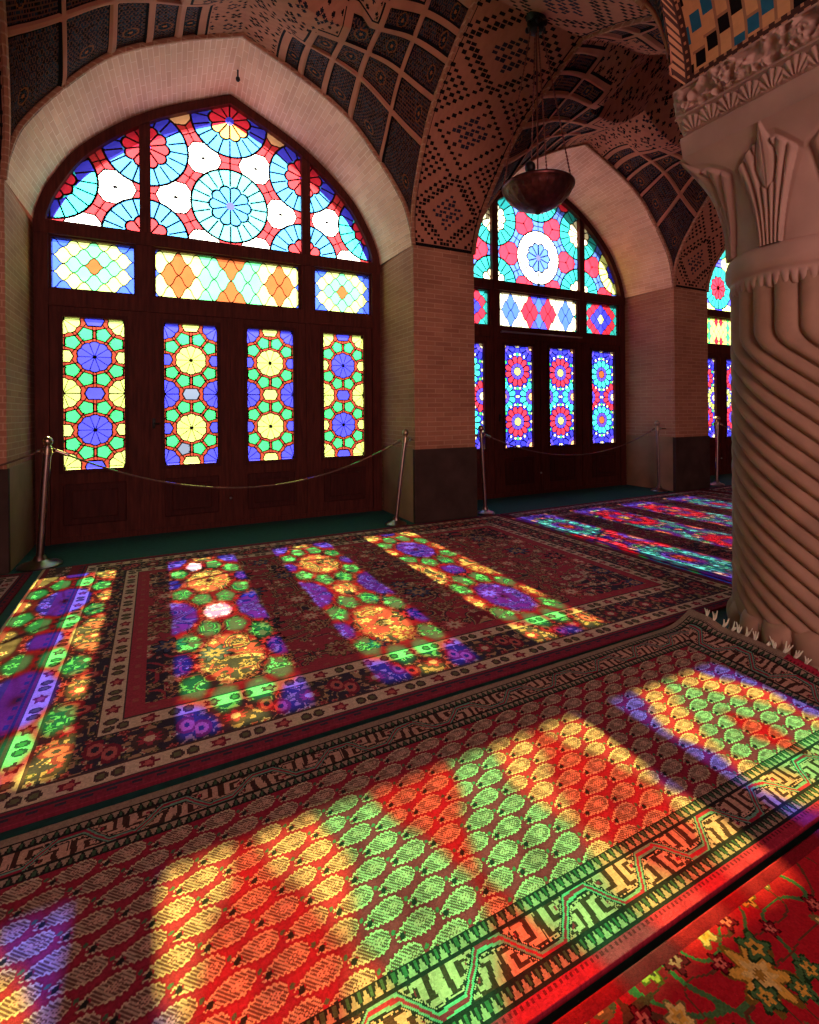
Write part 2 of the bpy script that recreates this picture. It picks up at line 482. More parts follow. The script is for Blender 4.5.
def dome_dots(a, b, C):
    """little crosses and dots of dark tile set in the brick of the dome"""
    g = 0.041
    u = (a + b) / g * 0.7071; v = (a - b) / g * 0.7071
    iu = np.floor(u).astype(int); iv = np.floor(v).astype(int)
    fu = np.abs(u - iu - 0.5); fv = np.abs(v - iv - 0.5)
    mu = iu % 8; mv = iv % 8
    bits = np.zeros((8, 8), bool)
    for p in ((2, 1), (1, 2), (3, 2), (2, 3), (2, 2), (6, 6), (6, 0), (0, 6), (5, 4), (4, 5), (6, 4), (4, 6), (5, 6), (6, 5), (7, 2), (2, 7), (0, 0), (4, 0), (0, 4), (7, 7)): bits[p] = True
    m = bits[mu, mv] & (fu < 0.40) & (fv < 0.40)
    blue = hash2(iu // 8, iv // 8, 5) > 0.55
    C[m] = BLK; C[m & blue] = NAVY
    return m

def vault_bay(cx, label, n, nv, ylo=None):
    q = np.linspace(-1, 1, n + 1); r = np.linspace(-1, 1, nv + 1)
    if ylo is not None: r = np.linspace(ylo, 1, nv + 1)
    Q, R = np.meshgrid(q, r, indexing='ij')
    def surf(Q, R):
        zx = prof_z(np.abs(Q)) * RISE; zy = prof_z(np.abs(R)) * RISE * 0.905
        p = 2.6
        g = (np.maximum(zx, 0) ** p + np.maximum(zy, 0) ** p) ** (1 / p)
        zmn = np.minimum(zx, zy); dmn = np.minimum(prof_d(np.abs(Q)), prof_d(np.abs(R)))
        w = np.clip((zmn - 0.42) / 0.80, 0, 1); w = w * w * (3 - 2 * w)
        # the net of lozenges closes at a level ring, from which the shallow dome rises
        cap = 1.37 + 1.7 * np.clip(zmn - 1.24, 0, 1) + 0.26 * np.clip((0.30 - dmn) / 0.30, 0, 1) ** 1.5
        k = 0.10
        low = -k * np.log(np.exp(-g / k) + np.exp(-cap / k))
        z = ZS + g * (1 - w) + np.minimum(low, g) * w
        flare = 0.18 * prof_z(np.abs(R)) * np.abs(prof_d(np.abs(Q)))
        x = cx + np.sign(Q) * (prof_d(np.abs(Q)) * HO - flare)
        y = YM + np.sign(R) * prof_d(np.abs(R)) * HY
        return np.stack([x, y, z], -1)
    P = surf(Q, R)
    def pattern(Q, R):
        a, b = np.abs(Q), np.abs(R)
        i, j = cellidx(a, QDIV), cellidx(b, QDIVY)
        C = np.empty(Q.shape + (3,)); C[:] = BR1
        A, B = a * ARC_X, b * ARC_Y
        # brick courses of the dome
        course = (np.floor((A + B) / 0.05).astype(int) % 2) == 0
        C[course] = BR1 * 0.93
        Hh = np.zeros(Q.shape)
        net = (i + j) <= 4
        dome = ~net
        dome_dots(np.sign(Q) * A, np.sign(R) * B, C)
        C[net] = BR1
        # local coordinates in a lozenge
        qa0, qa1 = QDIV[np.minimum(i + 1, 6)], QDIV[i]; qb0, qb1 = QDIVY[np.minimum(j + 1, 6)], QDIVY[j]
        la = (a - qa0) / (qa1 - qa0); lb = (b - qb0) / (qb1 - qb0)
        wa, wb = (qa1 - qa0) * ARC_X, (qb1 - qb0) * ARC_Y
        da = np.minimum(la, 1 - la) * wa; db = np.minimum(lb, 1 - lb) * wb
        dd = np.minimum(da, db)
        rib = 0.029
        panel = net & (dd > rib)
        edge = net & (dd > rib) & (dd < rib + 0.014)
        # tile mosaic: rosettes of small tiles
        xm, ym = (la - 0.5) * wa, (lb - 0.5) * wb
        g = 0.036
        hx = xm / g; hy = ym / g
        row = np.round(hy / 0.866); off = (row % 2) * 0.5
        col = np.round(hx - off)
        ex = hx - off - col; ey = hy - row * 0.866
        dist = np.sqrt(ex ** 2 + ey ** 2)
        hs = hash2((col * 7 + i * 31).astype(int), (row * 13 + j * 17).astype(int), 3)
        mos = np.empty(Q.shape + (3,)); mos[:] = NAVY
        mos[hs > 0.35] = TEAL * 0.8; mos[hs > 0.62] = BLK; mos[hs > 0.85] = NAVY
        mos[dist > 0.41] = BR2 * 0.40
        rr = np.sqrt(xm ** 2 + ym ** 2); th = np.arctan2(ym, xm)
        st = rr < 0.062 * (0.85 + 0.15 * np.cos(10 * th))
        mos[st] = BLK
        mos[st & (np.cos(10 * th) > 0.2) & (rr > 0.024) & (rr < 0.05)] = TEAL
        mos[(rr < 0.02)] = ORN * 0.9
        ring = (np.abs(rr - 0.067) < 0.006); mos[ring] = ORN * 0.7
        C[panel] = mos[panel]
        C[edge] = BLK
        Hh[panel] = -0.022
        # zigzag at the foot of the dome
        zz = dome & ((((i + j) == 5) & (np.minimum(np.where(i >= 1, (1 - la) * wa, 9), np.where(j >= 1, (1 - lb) * wb, 9)) < 0.075)))
        ze = np.minimum((1 - la) * wa, (1 - lb) * wb)
        C[zz] = BR1
        C[zz & (ze > 0.045) & (ze < 0.066)] = BLK
        C *= (0.9 + 0.2 * fbm(A * 9, B * 9, 4))[..., None]
        return C, Hh
    qc = (q[:-1] + q[1:]) / 2; rc = (r[:-1] + r[1:]) / 2
    QC, RC = np.meshgrid(qc, rc, indexing='ij')
    C, _ = pattern(QC, RC)
    _, Hh = pattern(Q, R)
    # push the tile panels back from the ribs, away from the middle of the bay
    d = 1e-3
    du = surf(np.clip(Q + d, -1, 1), R) - surf(np.clip(Q - d, -1, 1), R)
    dv = surf(Q, np.clip(R + d, -1, 1)) - surf(Q, np.clip(R - d, -1, 1))
    nr = np.cross(du, dv); nr /= np.maximum(np.linalg.norm(nr, axis=-1, keepdims=True), 1e-9)
    nr *= np.sign((nr * (np.array([cx, YM, 3.0]) - P)).sum(-1, keepdims=True) + 1e-9)
    P = P + nr * Hh[..., None]
    return struct(grid_obj('ceiling_vault', P, M['vault'], tint=C, smooth=True, flip=True), label, 'ceiling')
vault_bay(CB[0], 'brick vault with a net of dark tile lozenges over the large window', 460, 440)
vault_bay(CB[1], 'brick vault with a net of dark tile lozenges over the middle window', 420, 300)
vault_bay(CB[2], 'brick vault with a net of dark tile lozenges over the far window', 200, 160)

def diaper(C, iu, iv, fu, fv, half, per):
    """nested lozenges of dark tiles"""
    d = np.abs(iu) + np.abs((iv % per) - per // 2)
    inset = (np.abs(fu - 0.5) < 0.41) & (np.abs(fv - 0.5) < 0.36)
    odd = ((iu + iv) % 2) == 0
    line = (d == half) | ((d == half + 1) & odd)
    core = (d <= 4) & (((iu + 2 * iv) % 3) != 0)
    dots = (d == half - 2) & (((iu * 3 + iv) % 4) == 0)
    far = (d >= half + 3) & odd & (d != half + 5)
    m = (line | core | dots | far) & inset
    C[m] = BLK
    C[core & inset] = lin((40, 38, 52))
    C[dots & inset] = lin((44, 26, 26))

def cross_arch(px, label, n):
    """soffit of the arch from a pier to the column in front of it"""
    q = np.linspace(-1, 1, n + 1); m = 150
    w = np.linspace(-1, 1, m + 1)
    def surf(Q, Wd):
        zt = prof_z(np.abs(Q)); hw = HP + 0.18 * zt
        return np.stack([px + Wd * hw, YM + np.sign(Q) * prof_d(np.abs(Q)) * HY, ZS + zt * RISE * 0.905], -1)
    Q, Wd = np.meshgrid(q, w, indexing='ij')
    P = surf(Q, Wd)
    qc = (q[:-1] + q[1:]) / 2; wc = (w[:-1] + w[1:]) / 2
    QC, WC = np.meshgrid(qc, wc, indexing='ij')
    C = np.empty(QC.shape + (3,)); C[:] = BR1
    U = WC * 10.0; V = (1 - np.abs(QC)) * ARC_Y / 0.041
    iu = np.floor(U + 0.5).astype(int); iv = np.floor(V).astype(int)
    diaper(C, iu, iv, U + 0.5 - iu, V - iv, 8, 19)
    C[(V < 0.9)] = BLK
    C[(np.abs(WC) > 0.955)] = BR1 * 1.05
    C[(np.abs(WC) > 0.90) & (np.abs(WC) < 0.925)] = BLK * 1.2
    C *= (0.88 + 0.24 * fbm(QC * 40, WC * 20, 9))[..., None]
    struct(grid_obj('ceiling_arch', P, M['vault'], tint=C, flip=False), label, 'arch')
    mb = MB()
    for s in (-1, 1):
        qq = np.linspace(-0.80, 1, 72)
        S = surf(qq, np.full(72, s * 0.985))
        mb.tube([tuple(p) for p in S], 0.024, 6)
    struct(mb.build('trim_arch_rib', M['brick_pier'], smooth=True), label.replace('brick arch', 'brick edge ribs of the arch'), 'trim')
cross_arch(PIERS[1], 'brick arch with dark tile lozenges from the first pier to the column', 520)
cross_arch(PIERS[2], 'brick arch with dark tile lozenges springing from the second pier', 300)
cross_arch(PIERS[0], 'brick arch with dark tile lozenges springing from the leftmost pier', 160)

def arcade(x0, x1, bay, label):
    """soffit of the arch along the column row"""
    cx, hw = (x0 + x1) / 2, (x1 - x0) / 2
    n, m = 320, 60
    q = np.linspace(-1, 1, n + 1); w = np.linspace(0.98, 1.76, m + 1)
    Q, Wd = np.meshgrid(q, w, indexing='ij')
    P = np.stack([cx + np.sign(Q) * prof_d(np.abs(Q)) * hw, Wd, 2.96 + prof_z(np.abs(Q)) * 1.56], -1)
    qe = np.abs(q)
    P[:, -1] = np.stack([bay + np.sign(q) * prof_d(qe) * HO, np.full(n + 1, 1.765), ZS + prof_z(qe) * RISE], -1)
    qc = (q[:-1] + q[1:]) / 2; wc = (w[:-1] + w[1:]) / 2
    QC, WC = np.meshgrid(qc, wc, indexing='ij')
    C = np.empty(QC.shape + (3,)); C[:] = lin((196, 140, 98))
    A = (1 - np.abs(QC)) * ARC_X * hw / HO
    gu, gv = 0.066, 0.050
    iu = np.floor((1.76 - WC) / gu).astype(int); fu = (1.76 - WC) / gu - iu
    V = A / gv - iu * 1.0 + 40
    iv = np.floor(V).astype(int); fv = V - iv
    k = iv % 4
    t = (k < 2) & (np.abs(fu - 0.5) < 0.40) & ~((k == 0) & (fv < 0.14)) & ~((k == 1) & (fv > 0.86))
    # stepped bricks: half of the runs are tiled, the others stay brick
    run = (np.floor(V / 4).astype(int)) % 2
    C[t & (run == 0)] = BLK
    C[t & (run == 1)] = lin((36, 92, 120))
    C[((k == 1) & (fv > 0.86)) | (np.abs(fu - 0.5) > 0.44)] = lin((150, 104, 80))
    bd = (A < 0.055) | (1.76 - WC < 0.055)
    C[bd] = lin((70, 44, 40))
    bb = bd & (np.sin(A * 130) * np.sin(WC * 130) > 0.15); C[bb] = lin((175, 120, 90))
    C *= (0.88 + 0.24 * fbm(A * 30, WC * 30, 2))[..., None]
    struct(grid_obj('ceiling_arcade', P, M['vault'], tint=C, flip=False), label, 'arch')
    # brick faces over the arch
    V = []; F = []
    for y in (0.98, 1.76):
        b = len(V)
        for i in range(0, n + 1, 4): V.append(tuple(P[i, 0] * [1, 0, 1] + [0, y, 0])); V.append((P[i, 0, 0], y, 5.75))
        mm = (len(V) - b) // 2
        if y < 1.0:
            for i in range(mm - 1): F.append((b + 2 * i, b + 2 * i + 2, b + 2 * i + 3, b + 2 * i + 1))
    me = np_mesh('ceiling_spandrel', np.array(V), np.array(F), smooth=False, uv=np.array(V)[:, [0, 2]])
    struct(link('ceiling_spandrel', me, M['brick_pier']), label.replace('arch soffit', 'spandrel above the arch'), 'wall')
CX, CY, CA = 3.0, 1.37, 0.44               # column axis, half abacus
arcade(CX - PER + 0.42, CX - 0.42, CB[0], 'arch soffit of brick with stepped blue and black tiles over the capital')
arcade(CX + 0.42, CX + PER - 0.42, CB[1], 'arch soffit of brick beyond the column')

# ------------------------------------------------------------------ stained glass
G = {'yellow': (0.345, 0.40, 0.085), 'green': (0.03, 0.46, 0.09), 'blue': (0.035, 0.035, 0.44), 'orange': (0.17, 0.023, 0.011), 'red': (0.42, 0.018, 0.036),
     'clear': (1.0, 1.0, 1.0), 'white': (0.46, 0.44, 0.38), 'cyan': (0.036, 0.145, 0.33), 'teal': (0.03, 0.46, 0.40), 'sky': (0.05, 0.135, 0.44), 'peach': (0.46, 0.25, 0.12),
     'amber': (0.26, 0.052, 0.014), 'navy': (0.02, 0.02, 0.34), 'cream': (0.46, 0.42, 0.24), 'mint': (0.085, 0.46, 0.135), 'ltyellow': (0.36, 0.40, 0.10), 'salmon': (0.27, 0.018, 0.020), 'tealf': (0.012, 0.15, 0.135), 'redf': (0.30, 0.012, 0.022), 'skyf': (0.03, 0.062, 0.24), 'edge': (0.03, 0.06, 0.44)}
G = {k: np.array(v) for k, v in G.items()}

def blank(shape, c):
    C = np.empty(shape + (3,)); C[:] = G[c]; K = np.ones(shape); return C, K

def panel_star(X, Y, W, H, A, B, greens='green', clears=(), hexc=None):
    """ten-fold star glazing: flowers, pentagons, hexagons"""
    u, v = X / W, Y / W
    C, K = blank(X.shape, 'orange')
    lw = 0.011
    hy = 0.688
    cents = [(0, hy, A), (0, -hy, A)] + [(sx * .5, sy * 2 * hy, B) for sx in (-1, 1) for sy in (-1, 0, 1)] + [(sx, sy * hy, A) for sx in (-1, 1) for sy in (-1, 1)]
    seen = set()
    for (cx, cy, t) in cents:
        for k in range(10):
            if k % 5 == 0: continue
            a = math.radians(36 * k)
            px, py = cx + 0.44 * math.cos(a), cy + 0.44 * math.sin(a)
            key = (round(px * 8), round(py * 8))
            if key in seen: continue
            seen.add(key)
            dx, dy = u - px, v - py
            if px < -0.66 or px > 0.66: continue
            d = np.full(u.shape, -9.0)
            rr = dx * dx + dy * dy
            for e in range(5):
                b = a + math.radians(36 + 72 * e)
                q = dx * math.cos(b) + dy * math.sin(b) - 0.110
                d = np.maximum(d, q)
                K[(np.abs(q) < lw * 0.8) & (rr < 0.205 ** 2)] = 0
            m = d < 0
            C[m] = G[greens]; K[m] = 1
            for (qx, qy) in clears:
                if abs(px - qx) < 0.06 and abs(py - qy) < 0.06:
                    C[m] = G['clear']; K[m] = 0.5
            K[np.abs(d) < lw] = 0
    for (cx, cy) in [(0, 0), (0, 2 * hy), (0, -2 * hy), (.5, hy), (-.5, hy), (.5, -hy), (-.5, -hy)]:
        dx, dy = np.abs(u - cx), np.abs(v - cy)
        d = np.maximum(dy - 0.112, (dx + 0.5 * dy - 0.165) * 0.9)
        m = d < 0
        col = A if cx == 0 else B
        if cx == 0 and cy == 0 and hexc: col = hexc
        C[m] = G[col]; K[m] = 0.5 if col == 'clear' else 1
        K[np.abs(d) < lw] = 0
    for (cx, cy, t) in cents:
        dx, dy = u - cx, v - cy
        r = np.hypot(dx, dy); th = np.arctan2(dy, dx)
        ph = (th / math.radians(36)) % 1.0
        edge = 0.288 - 0.022 * (np.abs(ph - 0.5) * 2) ** 2 * 1.0
        m = r < edge
        C[m] = G[t]; K[m] = 1
        K[(np.abs(r - edge) < lw)] = 0
        lined = np.minimum(ph, 1 - ph) * math.radians(36) * r
        K[m & ((lined < lw * 0.62) | (r < 0.035))] = 0
    # rounded corners of the opening
    rad = 0.035
    ax, ay = W / 2 - np.abs(X), H / 2 - np.abs(Y)
    K[(ax < rad) & (ay < rad) & (np.hypot(rad - ax, rad - ay) > rad)] = 0
    return C, K

def panel_daisy(X, Y, W, H, A, B, ca, cb, base='navy'):
    """round daisies of twelve petals with small white jewels"""
    u, v = X / W, Y / W
    C, K = blank(X.shape, base)
    lw = 0.013
    hy = 0.70
    cents = [(0, hy, A, ca), (0, -hy, A, ca)] + [(sx * .5, sy * 2 * hy, B if sy == 0 else base, cb) for sx in (-1, 1) for sy in (-1, 0, 1)]
    for (cx, cy, t, cc) in sorted(cents, key=lambda c: c[0] == 0):
        dx, dy = u - cx, v - cy
        r = np.hypot(dx, dy); th = np.arctan2(dy, dx)
        ph = (th / math.radians(30)) % 1.0
        al = (ph - 0.5) * math.radians(30)
        # outer petals: rounded tips
        pd = np.hypot(r * np.cos(al) - 0.345, r * np.sin(al) * 1.05)
        dpet = np.where(r < 0.345, np.abs(r * np.sin(al)) - r * 0.245, pd - 0.088)
        m = (r < 0.46) & (dpet < 0)
        C[r < 0.45] = G[base]; K[r < 0.45] = 1
        C[m] = G[t]; K[m] = 1
        K[(r < 0.455) & (np.abs(dpet) < lw)] = 0
        inner = r < 0.225
        C[inner] = G['blue'] * [1.6, 1, .9]; K[inner] = 1
        K[inner & (np.minimum(ph, 1 - ph) * math.radians(30) * r < lw * 0.5)] = 0
        K[np.abs(r - 0.225) < lw * .7] = 0
        core = r < 0.115
        C[core] = G[cc]; K[core] = 1
        K[np.abs(r - 0.118) < lw * .8] = 0
        for k in range(12):
            if k % 3 == 0 and False: continue
            a = math.radians(30 * k)
            q = np.hypot(u - cx - 0.475 * math.cos(a), v - cy - 0.475 * math.sin(a))
            w = (q < 0.046)
            if k % 2 == 0 or cx != 0:
                C[w] = G['cream']; K[w] = 1
            else:
                C[w] = G['green']; K[w] = 1
            K[np.abs(q - 0.046) < lw * .7] = 0
    return C, K

def lozenge_idx(X, Y, w, h):
    a = X / w + Y / h; b = X / w - Y / h
    # ogee edges
    a2 = a + 0.05 * np.sin(2 * PI * b); b2 = b + 0.05 * np.sin(2 * PI * a)
    ia, ib = np.floor(a2 + 0.5), np.floor(b2 + 0.5)
    da = 0.5 - np.abs(a2 - ia); db = 0.5 - np.abs(b2 - ib)
    return ia.astype(int), ib.astype(int), np.minimum(da, db)

def transom(X, Y, W, H, mode):
    big = W > 1.0
    w = 0.172 if big else 0.165
    h = 0.236 if big else 0.158
    if mode == 'far': w, h = 0.14, 0.18
    Xs = X
    # lozenge centres lie at ((ia+ib)/2*w, (ia-ib)/2*h)
    ia, ib, d = lozenge_idx(Xs + (w / 2 if big else 0), Y, w, h)
    ci = ia + ib - (1 if big else 0); cj = ia - ib          # half steps from the middle
    C, K = blank(X.shape, 'ltyellow')
    def setc(m, c): C[m] = G[c]
    ai, aj = np.abs(ci), np.abs(cj)
    if mode == 'first':
        if big:
            setc(ai <= 3, 'mint')
            setc((ai >= 5) & (ai <= 7) & (aj + np.abs(ai - 6) == 1), 'amber')
            setc((ai == 0) & (aj == 1), 'amber'); setc((ai == 1) & (aj == 2), 'amber')
            setc((ai >= 9) | ((ai == 8) & (aj >= 3)), 'edge')
        else:
            setc(ai + aj <= 2, 'mint'); setc((ci == 0) & (cj == 0), 'amber')
            setc(ai >= 4, 'edge'); setc((ai == 3) & (aj >= 3), 'edge')
    elif mode == 'second':
        if big:
            setc(ai >= 0, 'cream')
            setc((ai >= 1) & (ai <= 3) & (aj + np.abs(ai - 2) <= 1), 'redf')
            setc((ai == 0), 'skyf'); setc((ai == 1) & (aj == 2), 'blue'); setc((ai == 0) & (aj == 0), 'redf')
            setc((ai >= 5) & (ai <= 7) & (aj + np.abs(ai - 6) == 1), 'skyf')
            setc((ai == 5) | ((ai == 6) & (cj < 0)), 'skyf') ; setc((ai == 5) & (aj == 2), 'cream')
            setc(ai >= 9, 'tealf'); setc((ai == 8) & (aj == 1), 'cream')
        else:
            setc(ai >= 0, 'redf'); setc((ai + aj <= 2), 'navy'); setc((ai + aj == 0), 'ltyellow'); setc(ai >= 4, 'tealf'); setc((ai == 3) & (aj >= 3), 'tealf')
    else:
        setc(ai >= 0, 'yellow'); setc((ai + aj == 2) | ((aj == 2) & (ai <= 2)), 'redf'); setc((ai + aj) == 0, 'blue'); setc((ai % 8 == 4), 'green')
        setc((ai % 8 == 4) & (aj == 0), 'blue')
    K[d < (0.042 if not big else 0.036)] = 0
    return C, K

def fan(X, Z, mode):
    """hexagonal field of rosettes with stars between them"""
    x, z = X, Z - 3.44
    a = 0.92
    cols = {'first': ('white', 'salmon'), 'second': ('redf', 'skyf'), 'third': ('ltyellow', 'blue')}[mode]
    C, K = blank(X.shape, cols[0])
    lw = 0.011
    R, Ri = 0.39, 0.215
    cents = [(i * a * 0.875, (j + (0.5 if i % 2 else 0)) * a) for i in range(-3, 4) for j in range(-2, 3)]
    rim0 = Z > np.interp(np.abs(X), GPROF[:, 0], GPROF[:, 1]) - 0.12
    if mode == 'first': C[rim0] = G['peach']  # shade of the outer reveal painted into the glass along the arch edge
    # thin star lines through the middles of the triangles, and the pieces between neighbours
    for (cx, cz) in cents:
        for k in range(6):
            t = math.radians(30 + 60 * k)
            dx, dz = x - cx, z - cz
            al = dx * math.cos(t) + dz * math.sin(t); ac = -dx * math.sin(t) + dz * math.cos(t)
            m = (al > 0) & (al < a / 2 + 0.01)
            lineside = m & (np.abs(ac) < lw * 0.45) & (al > R)
            bow = m & (al > R - 0.02) & (np.abs(ac) < 0.085 + 0.45 * np.abs(a / 2 - al))
            C[bow] = G[cols[1]]; K[bow] = 1
            K[m & (al > R - 0.02) & (np.abs(np.abs(ac) - (0.085 + 0.45 * np.abs(a / 2 - al))) < lw * 0.7)] = 0
            K[bow & (np.abs(ac) < lw * 0.6)] = 0
            K[bow & (np.abs(al - a / 2) < lw * 0.5)] = 0
            t2 = t + math.radians(30)
            al2 = dx * math.cos(t2) + dz * math.sin(t2); ac2 = -dx * math.sin(t2) + dz * math.cos(t2)
            K[(al2 > R - .01) & (al2 < a * 0.585) & (np.abs(ac2) < lw * 0.38)] = 0
            K[np.hypot(al2 - a * 0.577, ac2) < 0.014] = 0
    for (cx, cz) in cents:
        dx, dz = x - cx, z - cz
        r = np.hypot(dx, dz); th = np.arctan2(dz, dx)
        if mode == 'first':
            if abs(cx) < .1 and abs(cz) < .1: ci, co = 'cyan', 'mintcyan'
            elif abs(cx) < .1: ci, co = 'amberpeach', 'cyan'
            elif abs(cx) < 1.0: ci, co = 'salmon', 'cyan'
            else: ci, co = 'sky', 'teal'
        elif mode == 'second':
            if abs(cx) < .1 and abs(cz) < .1: ci, co = 'skyf', 'white'
            elif abs(cx) < .1: ci, co = 'skyf', 'tealf'
            elif abs(cx) < 1.0: ci, co = 'cream', 'tealf'
            else: ci, co = 'navy', 'ltyellow'
        else:
            ci, co = ('redf', 'tealf') if abs(cx) < .1 else ('blue', 'ltyellow')
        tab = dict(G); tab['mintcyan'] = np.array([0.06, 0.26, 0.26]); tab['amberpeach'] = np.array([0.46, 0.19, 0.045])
        n = 20; ph = (th / (2 * PI / n)) % 1.0
        outer = r < R
        C[outer] = tab[co]; K[outer] = 1
        rim = Z > np.interp(np.abs(X), GPROF[:, 0], GPROF[:, 1]) - 0.17  # band where deeper glass colours imitate the dark outer reveal behind
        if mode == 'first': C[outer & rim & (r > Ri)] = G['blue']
        K[outer & (r > Ri) & (np.minimum(ph, 1 - ph) * (2 * PI / n) * r < lw * 0.75)] = 0
        ni = 10; pi_ = (th / (2 * PI / ni) + 0.5) % 1.0
        edge = Ri - 0.03 * (np.abs(pi_ - 0.5) * 2) ** 2
        inn = r < edge
        C[inn] = tab[ci]; K[inn] = 1
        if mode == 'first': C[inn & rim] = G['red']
        K[np.abs(r - edge) < lw] = 0
        K[inn & (np.minimum(pi_, 1 - pi_) * (2 * PI / ni) * r < lw * 0.75)] = 0
        core = r < 0.042
        C[core] = G['blue']; K[core] = 1 if (mode != 'third') else 0
        K[np.abs(r - R) < lw] = 0
    return C, K

def glass_sheet(name, x0, x1, z0, z1, y, parent, func, step=0.0035, clip=None, mat='glass'):
    nx, nz = int((x1 - x0) / step), int((z1 - z0) / step)
    xs = np.linspace(x0, x1, nx + 1); zs = np.linspace(z0, z1, nz + 1)
    XC, ZC = np.meshgrid((xs[:-1] + xs[1:]) / 2, (zs[:-1] + zs[1:]) / 2, indexing='ij')
    C, K = func(XC, ZC)
    C = C * (K > 0.25)[..., None]
    # hand-made glass: every piece a little uneven
    C = np.where((K > 0.75)[..., None], C * (0.90 + 0.2 * fbm(XC * 14 + x0 * 31, ZC * 14, 3, 2))[..., None], C)
    X, Z = np.meshgrid(xs, zs, indexing='ij')
    P = np.stack([X, np.full(X.shape, y), Z], -1)
    F = grid_faces(nx, nz)
    T = C.reshape(-1, 3); Kf = K.ravel()
    if clip is not None:
        keep = clip(XC, ZC).ravel()
        F, T, Kf = F[keep], T[keep], Kf[keep]
    V = P.reshape(-1, 3)
    used = np.zeros(len(V), bool); used[F.ravel()] = True
    idx = np.cumsum(used) - 1
    me = np_mesh(name, V[used], idx[F], T, Kf, smooth=False)
    return link(name, me, M[mat], parent)

PW, PZ0, PZ1 = 0.513, 0.684, 2.131
TZ0, TZ1 = 2.397, 2.869
LEAF = [(-1.26, 0.0), (-0.405, 0.0), (0.405, 0.0), (1.26, 0.0)]

def frame_ring(mb, out_a, out_b, y0, y1, cx):
    """solid arched band between two outlines with the same point count"""
    bm = mb.bm
    n = len(out_a)
    vs = [[bm.verts.new((cx + p[0], y, p[1])) for p in o] for o in (out_a, out_b) for y in (y0, y1)]
    a0, a1, b0, b1 = vs
    for i in range(n - 1):
        bm.faces.new((a0[i], a0[i + 1], b0[i + 1], b0[i])); bm.faces.new((a1[i + 1], a1[i], b1[i], b1[i + 1]))
        bm.faces.new((a0[i + 1], a0[i], a1[i], a1[i + 1])); bm.faces.new((b0[i], b0[i + 1], b1[i + 1], b1[i]))

def leaf_frame(mb, x0, x1, z0, z1, hx0, hx1, hz0, hz1, y0, y1):
    mb.box(x0, hx0, y0, y1, z0, z1); mb.box(hx1, x1, y0, y1, z0, z1)
    mb.box(hx0, hx1, y0, y1, z0, hz0); mb.box(hx0, hx1, y0, y1, hz1, z1)

